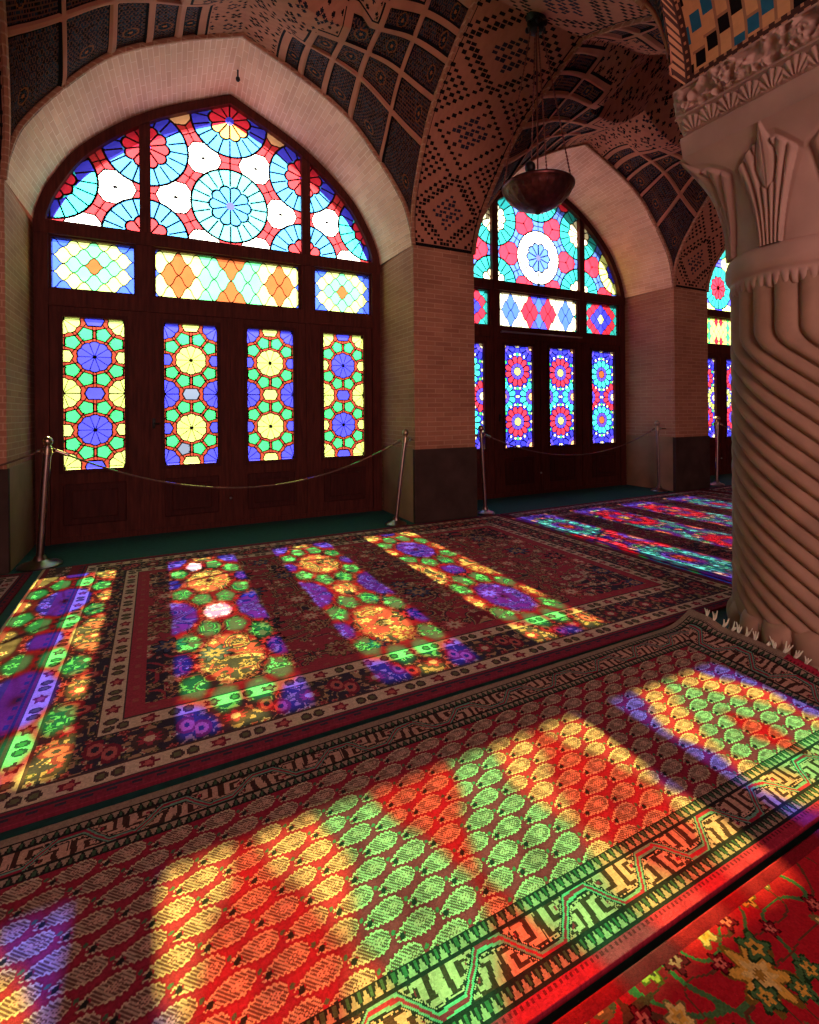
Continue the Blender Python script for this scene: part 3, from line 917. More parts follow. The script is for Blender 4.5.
def door(k, mode, step):
    cx = CB[k]
    word = ['large arched door nearest the viewer', 'middle arched door half behind the hanging lamp', 'far arched door seen beside the column'][k]
    root = empty('door_%d' % (k + 1), (0, 0, 0))
    struct(root, ['dark wooden arched door with four ten-petal glass panels under a white and red fanlight',
                  'dark wooden arched door with red daisy glass panels behind the hanging lamp',
                  'dark wooden arched door with a red rosette fanlight beside the column'][k], 'door')
    y0, y1 = YD - 0.045, YD + 0.075
    # outer frame
    mb = MB()
    frame_ring(mb, arch_out(0.0, 0.0), arch_out(0.088, 0.10), y0 - 0.023, y1 + 0.017, cx)
    for s in (-1, 1):
        xa, xb = sorted((cx + s * 1.615, cx + s * 1.723))
        mb.box(xa, xb, y0 - 0.02, y1 + 0.02, 0.0, 2.95)
    mb.box(cx - 1.727, cx + 1.727, y0 - 0.027, y1 + 0.024, 2.885, 3.012)       # rail under the fanlight
    mb.box(cx - 1.62, cx + 1.62, y0 - 0.01, y1 + 0.02, 2.225, 2.38)          # rail under the transoms
    mb.box(cx - 1.62, cx + 1.62, y0, y1, 0.0, 0.055)
    for s in (-0.822, 0.0, 0.822):                                            # posts and cover strips over the leaf joints
        mb.box(cx + s - 0.022, cx + s + 0.022, y0 - 0.006, y1 - 0.012, 0.055, 2.225)
    for s in (-1, 1):
        mb.box(cx + s * 0.825 - 0.072, cx + s * 0.825 + 0.072, y0 - 0.012, y1 + 0.02, 2.38, 2.885)
        zt = float(np.interp(0.825, GPROF[:, 0], GPROF[:, 1])) + 0.05
        mb.box(cx + s * 0.815 - 0.05, cx + s * 0.815 + 0.05, y0 - 0.012, y1 + 0.02, 3.0, zt)
    mb.build('frame', M['wood'], root)
    # transom lights with their thin sash
    for (a, b) in ((-1.60, -0.915), (-0.73, 0.73), (0.915, 1.60)):
        mb = MB()
        leaf_frame(mb, cx + a - 0.03, cx + b + 0.03, 2.38, 2.885, cx + a + 0.005, cx + b - 0.005, TZ0, TZ1, y0 + 0.012, y1 - 0.01)
        sash = mb.build('transom_sash', M['wood_dark'], root)
        W, H = b - a, TZ1 - TZ0
        md = {'first': 'first', 'second': 'second', 'third': 'far'}[mode]
        glass_sheet('transom_glass', cx + a, cx + b, TZ0, TZ1, YD, sash,
                    lambda X, Z, A=(a + b) / 2, W=W, H=H: transom(X - cx - A, Z - (TZ0 + TZ1) / 2, W, H, md), step)
    # fanlight: three sheets between the mullions
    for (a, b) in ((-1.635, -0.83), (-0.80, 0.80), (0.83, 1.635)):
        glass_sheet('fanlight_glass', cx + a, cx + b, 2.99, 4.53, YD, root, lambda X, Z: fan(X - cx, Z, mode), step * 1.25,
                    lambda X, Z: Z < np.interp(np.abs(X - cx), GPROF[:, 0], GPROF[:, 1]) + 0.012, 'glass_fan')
    # four leaves
    edges = [-1.615, -0.822, 0.0, 0.822, 1.615]
    for i, (lx, _) in enumerate(LEAF):
        x0, x1 = cx + edges[i] - (0.0 if i else 0.004), cx + edges[i + 1] + (0.0 if i < 3 else 0.004)
        mb = MB()
        h = PW / 2 - 0.004
        leaf_frame(mb, x0, x1, 0.055, 2.225, cx + lx - h, cx + lx + h, PZ0, PZ1, y0 + 0.01, y1 - 0.01)
        leaf = mb.build('leaf', M['wood'], root)
        mb = MB()   # bead around the glass
        leaf_frame(mb, cx + lx - h - 0.035, cx + lx + h + 0.035, PZ0 - 0.035, PZ1 + 0.035, cx + lx - h + 0.002, cx + lx + h - 0.002, PZ0 + 0.002, PZ1 - 0.002, y0 - 0.004, y0 + 0.012)
        mb.build('glazing_bead', M['wood_dark'], leaf)
        mb = MB()   # lower raised panel
        mb.box(cx + lx - 0.26, cx + lx + 0.26, y0 - 0.012, y0 + 0.012, 0.16, 0.55, 0.012)
        mb.box(cx + lx - 0.19, cx + lx + 0.19, y0 - 0.026, y0, 0.22, 0.49, 0.012)
        mb.build('raised_panel', M['wood_dark'], leaf)
        if mode == 'first':
            if i in (0, 3): f = lambda X, Z, c=cx + lx: panel_star(X - c, Z - (PZ0 + PZ1) / 2, PW, PZ1 - PZ0, 'blue', 'yellow')
            elif i == 1: f = lambda X, Z, c=cx + lx: panel_star(X - c, Z - (PZ0 + PZ1) / 2, PW, PZ1 - PZ0, 'yellow', 'blue', 'green', [(-0.136, -1.106)], 'clear')
            else: f = lambda X, Z, c=cx + lx: panel_star(X - c, Z - (PZ0 + PZ1) / 2, PW, PZ1 - PZ0, 'yellow', 'blue')
        elif mode == 'second':
            if i in (0, 3): f = lambda X, Z, c=cx + lx: panel_daisy(X - c, Z - (PZ0 + PZ1) / 2, PW, PZ1 - PZ0, 'teal', 'red', 'amber', 'cream')
            else: f = lambda X, Z, c=cx + lx: panel_daisy(X - c, Z - (PZ0 + PZ1) / 2, PW, PZ1 - PZ0, 'red', 'teal', 'yellow', 'peach')
        else:
            f = lambda X, Z, c=cx + lx: panel_daisy(X - c, Z - (PZ0 + PZ1) / 2, PW, PZ1 - PZ0, 'red', 'yellow', 'blue', 'cream')
        glass_sheet('glass_panel', cx + lx - PW / 2, cx + lx + PW / 2, PZ0, PZ1, YD, leaf, f, step)
        if i == 1:
            mb = MB()
            hx = cx - 0.755
            mb.box(hx - 0.014, hx + 0.014, y0 - 0.004, y0 + 0.012, 1.06, 1.16, 0.003)
            mb.tube([(hx, y0 - 0.004, 1.11), (hx, y0 - 0.03, 1.11), (hx + 0.05, y0 - 0.032, 1.108)], 0.007, 8)
            mb.build('latch', M['iron'], leaf, smooth=True)
        if i == 1:
            MB().ball((cx - 0.03, y0 - 0.005, 0.30), 0.014).build('lock', M['steel'], leaf, smooth=True)
    return root
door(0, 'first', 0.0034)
door(1, 'second', 0.0042)
door(2, 'third', 0.006)
# bright metal rod across the second door, above its leaves
tag(MB().tube([(CB[1] - 0.75, YD - 0.1, 2.30), (CB[1] + 0.75, YD - 0.1, 2.30)], 0.012, 8).box(CB[1] - 0.74, CB[1] - 0.71, YD - 0.1, YD - 0.04, 2.29, 2.31).box(CB[1] + 0.71, CB[1] + 0.74, YD - 0.1, YD - 0.04, 2.29, 2.31).build('curtain_rod', M['steel']),
    'thin shiny metal rod fixed across the middle door above its glass panels', 'rod')

# ------------------------------------------------------------------ column
def column():
    root = empty('column', (CX, CY, 0))
    tag(root, 'thick carved stone column with spiral fluted shaft and leafy capital', 'column', kind='thing')
    R = 0.318
    def loc(th, r, z): return np.stack([r * np.cos(th), r * np.sin(th), z], -1)
    # shaft
    nt, nz = 512, 300
    th = np.linspace(0, 2 * PI, nt + 1); z = np.linspace(0.10, 1.84, nz + 1)
    T, Z = np.meshgrid(th, z, indexing='ij')
    tw = np.maximum(1.60 - Z, 0); tw = np.where(tw < 0.12, tw ** 2 / 0.24, tw - 0.06)
    nfl = 20
    ph = ((T - tw * 1.12 / R) * nfl / (2 * PI)) % 1.0
    f = np.sin(PI * ph ** 0.62) ** 0.75
    r = R - 0.004 + 0.030 * f + 0.006 * np.clip((0.5 - Z) / 0.5, 0, 1)
    P = loc(T, r, Z)
    grid_obj('shaft', P, M['stone_deep'], root, flip=True)
    # base of rounded leaves
    th = np.linspace(0, 2 * PI, 361); z = np.linspace(0.0, 0.17, 26)
    T, Z = np.meshgrid(th, z, indexing='ij')
    lobe = np.abs(np.cos(T * 8)) ** 0.6
    env = np.sqrt(np.clip(1 - ((Z - 0.075) / 0.095) ** 2, 0, 1))
    r = 0.315 + env * (0.018 + 0.045 * lobe) + 0.012 * (Z < 0.02)
    grid_obj('base', loc(T, r, Z), M['stone_deep'], root, flip=True)
    # collar with a hanging row of small scallops
    th = np.linspace(0, 2 * PI, 481)
    prof = [(0.300, 1.785), (0.336, 1.795), (0.348, 1.82), (0.344, 1.86), (0.347, 1.87), (0.358, 1.885), (0.366, 1.912), (0.363, 1.955), (0.354, 1.985), (0.342, 2.0), (0.33, 2.005)]
    pr = spline(prof, 50)
    T, Zi = np.meshgrid(th, np.arange(50), indexing='ij')
    rr = pr[Zi, 0]; Z = pr[Zi, 1]
    sc_ = np.clip((1.86 - Z) / 0.07, 0, 1)
    rr = rr - 0.03 * sc_ * (1 - np.abs(np.sin(T * 30)) ** 0.5)
    grid_obj('collar', loc(T, rr, Z), M['stone'], root, flip=True)
    # bell of the capital: round below, square above, carved with lotus leaves
    nt, nz = 640, 110
    th = np.linspace(0, 2 * PI, nt + 1); h = np.linspace(0, 1, nz + 1)
    T, Hh = np.meshgrid(th, h, indexing='ij')
    circ = 1.0
    sq = 1.0 / np.maximum(np.abs(np.cos(T)), np.abs(np.sin(T)))
    sq = np.minimum(sq, 1.36)
    bl = np.clip((Hh - 0.25) / 0.75, 0, 1) ** 1.5
    base_r = 0.335 + 0.015 * Hh + 0.075 * Hh ** 2.6
    r = base_r * (circ * (1 - bl) + sq * bl)
    t = ((T / (2 * PI) * 8 + 0.5) % 1.0) - 0.5
    at = np.abs(t)
    wd = 0.17 + 0.44 * Hh ** 1.6
    qn = at / wd
    # bud in the middle of each leaf group
    bw = 0.17 * np.sin(PI * np.clip((Hh - 0.46) / 0.54, 0, 1) ** 0.8) ** 0.8 * np.clip((1.0 - Hh) / 0.35, 0, 1) ** 0.35
    budm = at < bw
    bud = np.where(budm, np.sqrt(np.clip(1 - (at / np.maximum(bw, 1e-4)) ** 2, 0, 1)), 0)
    fold = 0.35 * np.clip(1 - at / 0.012, 0, 1)
    # fronds curling outwards on both sides of it
    top = 0.86 - 0.62 * np.clip(at - 0.16, 0, 1) ** 1.1
    inside = np.clip((top - Hh) * 30, 0, 1) * (qn < 1.0)
    ridg = np.abs(np.sin(PI * np.clip(qn, 0, 1.0) * 3.0)) ** 0.6
    hollow = np.clip((qn - 1.0) * 4, 0, 1) * np.clip((top + .02 - Hh) * 20, 0, 1)
    disp = np.maximum(inside * (0.010 + 0.020 * ridg) * ~budm, bud * (0.030 - 0.012 * fold)) + 0.008 * np.clip((Hh - top) * 20, 0, 1) * ~budm + 0.004 * hollow
    P = loc(T, r + disp, 1.995 + 0.575 * Hh)
    grid_obj('capital_bell', P, M['stone'], root, flip=True)
    # abacus: plain slab, row of palmettes, carved scroll band
    nz = 110; nw = 200
    hz = np.linspace(0, 1, nz + 1); ww = np.linspace(-1, 1, nw + 1)
    V = []; F = []; b = 0
    Wm, Hm = np.meshgrid(ww, hz, indexing='ij')
    zz = 2.555 + 0.40 * Hm
    half = np.interp(Hm, [0, 0.02, 0.30, 0.34, 0.36, 0.58, 0.60, 0.64, 0.97, 1.0], [0.395, 0.405, 0.415, 0.415, 0.40, 0.425, 0.435, 0.428, 0.44, 0.44])
    s = Wm * 0.44
    pal = (Hm > 0.36) & (Hm < 0.60)
    pp = (s / 0.105) % 1.0 - 0.5; ph_ = (Hm - 0.36) / 0.24
    fanr = np.hypot(pp * 1.1, ph_ * 0.9 + 0.05); fana = np.arctan2(pp, ph_ + 0.18)
    d1 = np.where(fanr < 0.85, 0.010 + 0.010 * np.abs(np.cos(fana * 9)), -0.008) * np.clip(np.minimum(ph_, 1 - ph_) * 8, 0, 1)
    car = (Hm > 0.64) & (Hm < 0.97)
    n1 = fbm(s * 16 + 5, zz * 16, 21, 3); n2 = fbm(s * 9, zz * 9 + 3, 8, 2)
    d2 = 0.035 * (1 - np.abs(2 * n1 - 1) * 2.2).clip(0, 1) + 0.02 * (n2 - 0.5) - 0.010
    edge = np.clip((1 - np.abs(Wm)) * 12, 0, 1)
    disp = (np.where(pal, d1, 0) + np.where(car, d2, 0)) * edge
    for k in range(4):
        a = k * PI / 2
        lx, ly = half + disp, Wm * half
        x = lx * math.cos(a) - ly * math.sin(a); y = lx * math.sin(a) + ly * math.cos(a)
        V.append(np.stack([x, y, zz], -1).reshape(-1, 3)); F.append(grid_faces(nw, nz) + b); b += (nw + 1) * (nz + 1)
    for zc, hh in ((2.555, 0.395), (2.955, 0.44)):
        V.append(np.array([[-hh, -hh, zc], [hh, -hh, zc], [hh, hh, zc], [-hh, hh, zc]])); F.append(np.array([[b, b + 1, b + 2, b + 3]])); b += 4
    me = np_mesh('abacus', np.vstack(V), np.vstack(F), smooth=True)
    try: me.set_sharp_from_angle(angle=math.radians(60))
    except Exception: pass
    link('abacus', me, M['stone'], root)
column()
# block of arch masonry standing on the capital
MBK = MB().box(CX - 0.42, CX + 0.42, 0.98, 1.76, 2.956, 5.7)
struct(MBK.build('ceiling_springer', M['brick_pier']), 'brick masonry rising from the capital between the arches', 'wall')

# ------------------------------------------------------------------ rugs
def rug_colors(names): return {k: lin(v) for k, v in names.items()}

def florets(X, Y, C, mask, size, cols, seed, density=0.8, petals=6):
    """jittered little flowers"""
    gx, gy = X / size, Y / size
    ix, iy = np.floor(gx).astype(int), np.floor(gy).astype(int)
    for ox in (-1, 0, 1):
        for oy in (-1, 0, 1):
            cx, cy = ix + ox, iy + oy
            h1, h2, h3, h4 = (hash2(cx, cy, seed + s) for s in (1, 2, 3, 4))
            dx = gx - cx - 0.25 - 0.5 * h1; dy = gy - cy - 0.25 - 0.5 * h2
            r = np.hypot(dx, dy); th = np.arctan2(dy, dx)
            R = (0.26 + 0.22 * h3) * (0.78 + 0.22 * np.cos(petals * th + h4 * 6))
            ok = mask & (h4 < density)
            m = ok & (r < R)
            ci = (h3 * 997).astype(int) % len(cols)
            for k, (oc, ic) in enumerate(cols):
                s = m & (ci == k)
                C[s] = ic
                C[s & (r > R * 0.82)] = oc * 0.25
                C[s & (r < R * 0.82) & (r > R * 0.5)] = oc
                C[s & (r < R * 0.18)] = oc * 0.5

def vines(X, Y, C, mask, f, col, w, seed):
    n = fbm(X * f, Y * f, seed, 2)
    g = np.abs(((n * 5) % 1.0) - 0.5)
    C[mask & (g < w)] = col

def knots(C, X, Y, amt, seed, step):
    h = hash2(np.floor(X / step).astype(int), np.floor(Y / step).astype(int), seed)
    C *= (1 - amt + 2 * amt * h)[..., None]

def rug_mesh(name, quad, nx, ny, func, label, cat='rug', zfunc=None, thick=0.013):
    """quad: BL, BR, TR, TL on the floor; func(u metres, v metres, du, dv) -> colours"""
    BL, BR, TR, TL = [np.array(p, float) for p in quad]
    s = np.linspace(0, 1, nx + 1); t = np.linspace(0, 1, ny + 1)
    S, T = np.meshgrid(s, t, indexing='ij')
    def pos(S, T): return (BL * ((1 - S) * (1 - T))[..., None] + BR * (S * (1 - T))[..., None] + TR * (S * T)[..., None] + TL * ((1 - S) * T)[..., None])
    LX = (np.linalg.norm(BR - BL) + np.linalg.norm(TR - TL)) / 2; LY = (np.linalg.norm(TL - BL) + np.linalg.norm(TR - BR)) / 2
    XY = pos(S, T)
    Z = np.full(S.shape, thick)
    if zfunc is not None: Z = Z + zfunc(XY[..., 0], XY[..., 1])
    Z = Z + 0.0035 * (fbm(XY[..., 0] * 3, XY[..., 1] * 3, 77, 2) - 0.5)
    P = np.concatenate([XY, Z[..., None]], -1)
    # turned-down selvedge all round
    under = np.pad(P, ((1, 1), (1, 1), (0, 0)), mode='edge')
    base = np.maximum(under[..., 2] - thick + 0.001, 0.001)
    under[0, :, 2] = base[0]; under[-1, :, 2] = base[-1]; under[:, 0, 2] = base[:, 0]; under[:, -1, 2] = base[:, -1]
    sc_, tc_ = (s[:-1] + s[1:]) / 2, (t[:-1] + t[1:]) / 2
    SC, TC = np.meshgrid(sc_, tc_, indexing='ij')
    C = func(SC * LX, TC * LY, LX, LY)
    C = np.pad(C, ((1, 1), (1, 1), (0, 0)), mode='edge')
    C[0] *= 0.6; C[-1] *= 0.6; C[:, 0] *= 0.6; C[:, -1] *= 0.6
    o = grid_obj(name, under, M['rug'], tint=C, smooth=True)
    return tag(o, label, cat)

K1 = rug_colors(dict(red=(152, 50, 66), dred=(118, 36, 52), cream=(196, 160, 140), navy=(52, 42, 56), brown=(76, 50, 52), pink=(178, 84, 84), olive=(96, 88, 66), blue=(64, 66, 96), tan=(160, 118, 94)))

def border_guard(a, C, m, along, across, w, K, seed):
    """cream stripe with red florets and dark ovals"""
    C[m] = K['cream']
    p = (along / 0.115) % 1.0 - 0.5; q = across / w - 0.5
    k = (np.floor(along / 0.115).astype(int) % 2) == 0
    r = np.hypot(p * 1.25, q * 1.15); th = np.arctan2(q, p)
    fl = m & k & (r < 0.40 * (0.8 + 0.2 * np.cos(5 * th)))
    C[fl] = K['dred']; C[fl & (r < 0.16)] = K['pink']
    ov = np.hypot((np.abs(p) - 0.22) * 2.6, q * 1.7)
    o2 = m & ~k & (ov < 0.5); C[o2] = K['brown']; C[o2 & (ov < 0.28)] = K['olive']
    C[m & (np.abs(q) > 0.42)] = K['brown']

def persian(seed, K, left_extra=0.0, lob=True):
    def f(U, V, LX, LY):
        C = np.empty(U.shape + (3,)); C[:] = K['red']
        dl, dr, db, dt = U - left_extra, LX - U, V, LY - V
        d = np.minimum(np.minimum(dl, dr), np.minimum(db, dt))
        horiz = np.minimum(db, dt) <= np.minimum(dl, dr)
        along = np.where(horiz, U, V)
        # outer band on the left
        ex = dl < 0
        # field
        fld = d > 0.50
        n = fbm(U * 1.6, V * 1.6, seed, 2)
        xx = (U - left_extra - LX / 2 + left_extra / 2) / (LX / 2 - 0.5); yy = (V - LY / 2) / (LY / 2 - 0.5)
        scal = 0.10 * np.cos(8 * PI * xx) + 0.08 * np.cos(6 * PI * yy)
        med = np.hypot(xx * 1.5, yy * 1.15) + scal * 0.5
        cor = np.hypot((1 - np.abs(xx)) * 1.7, (1 - np.abs(yy)) * 1.2) + scal * 0.5
        dark = fld & ((cor < 0.62) | ((med > 0.30) & (med < 0.40)))
        C[dark] = K['navy']
        C[fld & ((np.abs(cor - 0.62) < 0.02) | (np.abs(med - 0.30) < 0.014) | (np.abs(med - 0.40) < 0.014))] = K['cream'] * 0.7
        C[fld & (med < 0.2)] = K['dred']
        for (ou, ov, f, wide, sd) in ((0, 0, 2.6, 0.13, 3), (9.3, 4.7, 3.4, 0.10, 5)):
            vines(U + ou, V + ov, C, fld, f, K['navy'], wide, seed + sd)
            vines(U + ou, V + ov, C, fld, f, K['tan'], wide * 0.62, seed + sd)
            vines(U + ou, V + ov, C, fld, f, K['dred'], wide * 0.34, seed + sd)
        vines(U + 3.3, V + 1.7, C, fld & dark, 4.5, K['red'], 0.10, seed + 4)
        florets(U + 1, V + 6, C, fld, 0.045, [(K['tan'], K['brown']), (K['pink'], K['cream']), (K['tan'], K['brown'])], seed + 8, 0.42, 4)
        florets(U + 5, V + 3, C, fld, 0.10, [(K['tan'], K['navy']), (K['pink'], K['cream']), (K['cream'], K['tan'])], seed + 7, 0.62, 5)
        florets(U, V, C, fld, 0.24, [(K['pink'], K['cream']), (K['navy'], K['pink']), (K['tan'], K['dred']), (K['blue'], K['tan'])], seed + 6, 0.72, 8)
        # borders, from the edge inwards
        m = d <= 0.50; C[m] = K['red']
        m2 = m & (d > 0.43) & ((np.sin(along * 60) > 0.55) & (np.abs(d - 0.465) < 0.011)); C[m2] = K['pink'] * .7
        w = 0.09
        border_guard(0, C, (d > 0.34) & (d <= 0.43), along, d - 0.34, w, K, seed)
        m = (d > 0.155) & (d <= 0.34); C[m] = K['navy'] * 1.1
        p = (along / 0.30) % 1.0 - 0.5; q = (d - 0.2475) / 0.185
        vines(U + 1.3, V + 7.7, C, m, 9.0, K['tan'], 0.06, seed + 11)
        r = np.hypot(p * 1.55, q); th = np.arctan2(q, p)
        fl = m & (r < 0.45 * (0.82 + 0.18 * np.cos(8 * th)))
        C[fl] = K['tan']; C[fl & (r < 0.33)] = K['brown']; C[fl & (r < 0.24 * (0.8 + .2 * np.cos(8 * th)))] = K['red']; C[fl & (r < 0.10)] = K['cream']
        ap = np.abs(p); r2 = np.hypot((ap - 0.42) * 2.3, (q - 0.12 * np.sign(p)) * 1.0)
        l2 = m & (r2 < 0.30); C[l2] = K['dred']; C[l2 & (r2 < 0.2)] = K['pink']; C[l2 & (r2 < 0.09)] = K['navy']
        florets(U + 2, V + 8, C, m & ~fl & ~l2, 0.055, [(K['cream'], K['red']), (K['olive'], K['tan']), (K['pink'], K['dred'])], seed + 13, 0.7, 5)
        border_guard(0, C, (d > 0.065) & (d <= 0.15), along, d - 0.065, 0.085, K, seed)
        C[(d > 0.15) & (d <= 0.158)] = K['brown']
        m = (d <= 0.065); C[m] = K['dred']
        C[m & (np.abs(d - 0.05) < 0.005)] = K['navy']
        C[m & (np.abs(d - 0.03) < 0.008) & (np.sin(along * 90) > 0.2)] = K['navy']
        if left_extra:
            C[ex] = K['dred']; e2 = dl + left_extra
            C[ex & (e2 < 0.018)] = K['cream'] * 0.9
            m = ex & (e2 > 0.05) & (e2 < 0.19); C[m] = K['brown']
            florets(U + 7, V + 8, C, m, 0.09, [(K['cream'], K['red']), (K['tan'], K['navy'])], seed + 19, 0.95, 6)
        knots(C, U, V, 0.16, seed, 0.006)
        return C
    return f

rug_mesh('persian_rug', [(-0.78, 1.815), (3.47, 1.845), (3.50, 4.70), (-0.80, 4.72)], 720, 480, persian(11, K1, 0.23),
         'large red Persian rug with cream floral borders in front of the large door')
K2 = {k: v * 0.75 for k, v in K1.items()}; K2['red'] = lin((118, 46, 66)); K2['cream'] = lin((168, 130, 132))
rug_mesh('persian_rug', [(3.53, 1.9), (7.15, 1.9), (7.15, 4.72), (3.53, 4.70)], 360, 290, persian(41, K2, 0.0),
         'dark maroon Persian rug lying behind the column in front of the middle door')
rug_mesh('persian_rug', [(7.2, 1.9), (10.8, 1.9), (10.8, 4.72), (7.2, 4.72)], 180, 140, persian(51, K2, 0.0),
         'dark Persian rug at the far end in front of the far door')
rug_mesh('persian_rug', [(-1.9, 1.83), (-0.84, 1.83), (-0.86, 4.70), (-1.9, 4.70)], 150, 300, persian(61, K2, 0.0),
         'dark red rug of which only a corner shows beside the leftmost stanchion')

KR = rug_colors(dict(red=(152, 34, 54), dred=(132, 30, 48), taupe=(168, 132, 116), cream=(206, 172, 144), black=(30, 26, 26), green=(64, 84, 62), teal=(92, 122, 108), brown=(88, 52, 46), pink=(196, 140, 124)))
def runner(U, V, LX, LY):
    K = KR
    C = np.empty(U.shape + (3,)); C[:] = K['dred']
    bt, bb, br = 0.185, 0.205, 0.27
    dT, dB, dR = LY - V, V, LX - U
    field = (dT > bt) & (dB > bb) & (dR > br)
    # rows of paisley leaves lying along the rug, tips to the left
    px, py = 0.116, 0.0595
    j0 = np.floor(V / py)
    for dj in (-1, 1, 0):
        j = j0 + dj
        cy = (j + 0.5) * py
        xx = U / px + 0.5 * (j % 2)
        lx = (xx - np.floor(xx) - 0.5) * px; ly = V - cy
        # leaf shape: fat head to the right, thin tail bending down on the left
        t = (lx + 0.0578) / 0.1155
        bend = ly + 0.022 * np.clip(0.6 - t, 0, 1) ** 2 - 0.10 * lx
        wdt = 0.0405 * np.clip(t, 0, 1) ** 0.62 * np.sqrt(np.clip(1 - t ** 3.6, 0, 1)) * 1.06
        jag = 0.0058 * np.abs(((lx / 0.0125) % 1.0) - 0.5) * 2
        dd = np.abs(bend) - wdt + jag
        m = field & (dd < 0) & (t > 0.02) & (t < 1)
        gap = field & (dd >= 0) & (dd < 0.006) & (t > 0.05) & (t < 1.02)
        C[gap] = K['dred'] * 0.8
        C[m] = K['cream'] * 0.72
        inn = m & (dd < -0.0042)
        C[inn] = K['taupe'] * 0.9
        hatch = inn & ((((lx * 0.9 + ly) / 0.0092) % 1.0) < 0.56)
        C[hatch] = K['brown']
        core = inn & (np.hypot((t - 0.70) * 1.7, bend / 0.03) < 0.34)
        C[core & ((((lx - ly) / 0.009) % 1.0) < 0.5)] = K['pink'] * 0.8
        stem = m & (t < 0.30) & (np.abs(bend) < 0.0035); C[stem] = K['dred']
        dot = field & (np.hypot(lx + 0.034, bend + 0.002) < 0.0075); C[dot] = K['black']
        dot2 = field & (np.hypot(lx + 0.050, bend - 0.018) < 0.0055); C[dot2] = K['green']
    # borders
    d = np.minimum(np.minimum(dT * (0.2 / bt), dB * (0.2 / bb)), dR * (0.2 / br))
    horiz = np.minimum(dT * (0.2 / bt), dB * (0.2 / bb)) <= dR * (0.2 / br)
    along = np.where(horiz, U, V * 1.0)
    brd = d <= 0.2
    C[brd] = K['taupe']
    # outer plain stripes
    low = dB < dT
    m = d <= 0.034; C[m] = np.where(low[m][:, None], K['red'], K['taupe'] * 0.62)
    C[m & low & (np.sin(along * 420) > 0.2) & (np.abs(d - 0.024) < 0.005)] = K['dred'] * 0.5
    C[m & (np.abs(d - 0.034) < 0.003)] = K['black']
    # tooth stripes
    for c0, w in ((0.052, 0.032), (0.182, 0.032)):
        m = brd & (np.abs(d - c0) < w / 2)
        C[m] = K['taupe'] * 0.7
        p = (along / 0.026) % 1.0; q = (d - c0) / w + 0.5
        tri = m & (np.abs(p - 0.5) < 0.5 * (q ** 0.8))
        C[tri] = K['black']; C[tri & (np.abs(p - 0.5) < 0.14) & (q > .3)] = K['green'] * .7
        C[m & (np.abs(np.abs(d - c0) - w / 2) < 0.003)] = K['black']
    # main meander with hooks
    m = brd & (d > 0.070) & (d < 0.164)
    C[m] = K['pink'] * 0.72
    q = (d - 0.117) / 0.094
    per = 0.26
    ph = (along / per) % 1.0
    zig = np.abs(ph - 0.5) * 4 - 1            # -1..1 triangle wave
    e = q * 2 - np.clip(zig * 1.5, -0.75, 0.75) + 0.35 * (fbm(U * 10, V * 10, 35, 2) - 0.5)
    C[m & (np.abs(e) < 0.34)] = K['black']
    C[m & (np.abs(e) < 0.24)] = K['teal']
    C[m & (np.abs(e) < 0.10)] = K['dred']
    k2 = (along / (per / 2)) % 1.0 - 0.5
    side = np.where(zig > 0, -1, 1)
    hx, hy = k2 + 0.22 * (fbm(U * 14, V * 14, 31, 2) - 0.5), q * 2 - side * 0.45 + 0.5 * (fbm(U * 12, V * 12, 33, 2) - 0.5)
    spir = np.maximum(np.abs(hx) * 1.8, np.abs(hy) * 1.1)
    hk = m & (np.abs(e) > 0.42) & (np.abs(((spir + 0.12 * np.sign(hx)) * 2.3) % 1.0 - 0.5) < 0.22)
    C[hk] = K['brown'] * 0.45
    sq = m & (np.abs(e) > 0.5) & (spir < 0.11); C[sq] = K['dred']
    th = m & (np.abs(e) > 0.38) & (np.abs(e) < 0.48) & (((along / 0.012) % 1.0) < 0.5); C[th] = K['black']
    C[brd & ((np.abs(d - 0.070) < 0.0035) | (np.abs(d - 0.164) < 0.0035) | (np.abs(d - 0.199) < 0.003))] = K['black']
    knots(C, U, V, 0.20, 3, 0.0045)
    C *= (0.85 + 0.3 * fbm(U * 2.5, V * 9, 6))[..., None]
    return C

def runner_z(x, y):
    # ripples, a curled far corner, and the end bunched up against the foot of the column
    dcol = np.hypot(x - CX, y - CY)
    bump = 0.05 * np.clip((0.66 - dcol) / 0.26, 0, 1) ** 1.4
    curl = 0.055 * np.clip((x - 2.40) / 0.27, 0, 1) ** 2 * np.clip((y - 1.58) / 0.2, 0, 1)
    rid = 0.012 * np.exp(-((y - 1.70 + 0.02 * np.sin(x * 5)) / 0.05) ** 2) * np.clip((x - 1.5) / 0.8, 0, 1)
    return bump + curl + rid
rn = rug_mesh('runner_rug', [(-1.15, 0.767), (2.545, 0.767), (2.665, 1.81), (-1.15, 1.755)], 1180, 345, runner,
              'long crimson runner with paisley rows and hooked zigzag borders across the foreground', zfunc=runner_z)
# white warp tassels of its short end, lying against the column foot
for k in range(17):
    y = 0.98 + 0.045 * k + random.uniform(-0.01, 0.01)
    xe = np.interp(y, [0.767, 1.81], [2.545, 2.665])
    z = 0.013 + float(runner_z(np.array(xe), np.array(y)))
    ex, ey = random.uniform(0.01, 0.025), random.uniform(-.02, .02)
    mb = MB()
    for q in range(3):
        o = (q - 1) * 0.006
        mb.tube([(xe - 0.008, y + o * .5, z), (xe + ex * .4, y + ey * .4 + o, z + 0.012), (xe + ex, y + ey + o * 2.2, z + random.uniform(0.018, 0.05))], [0.003, 0.0042, 0.0022], 5)
    mb.build('tassel', M['fringe'], rn, smooth=True)

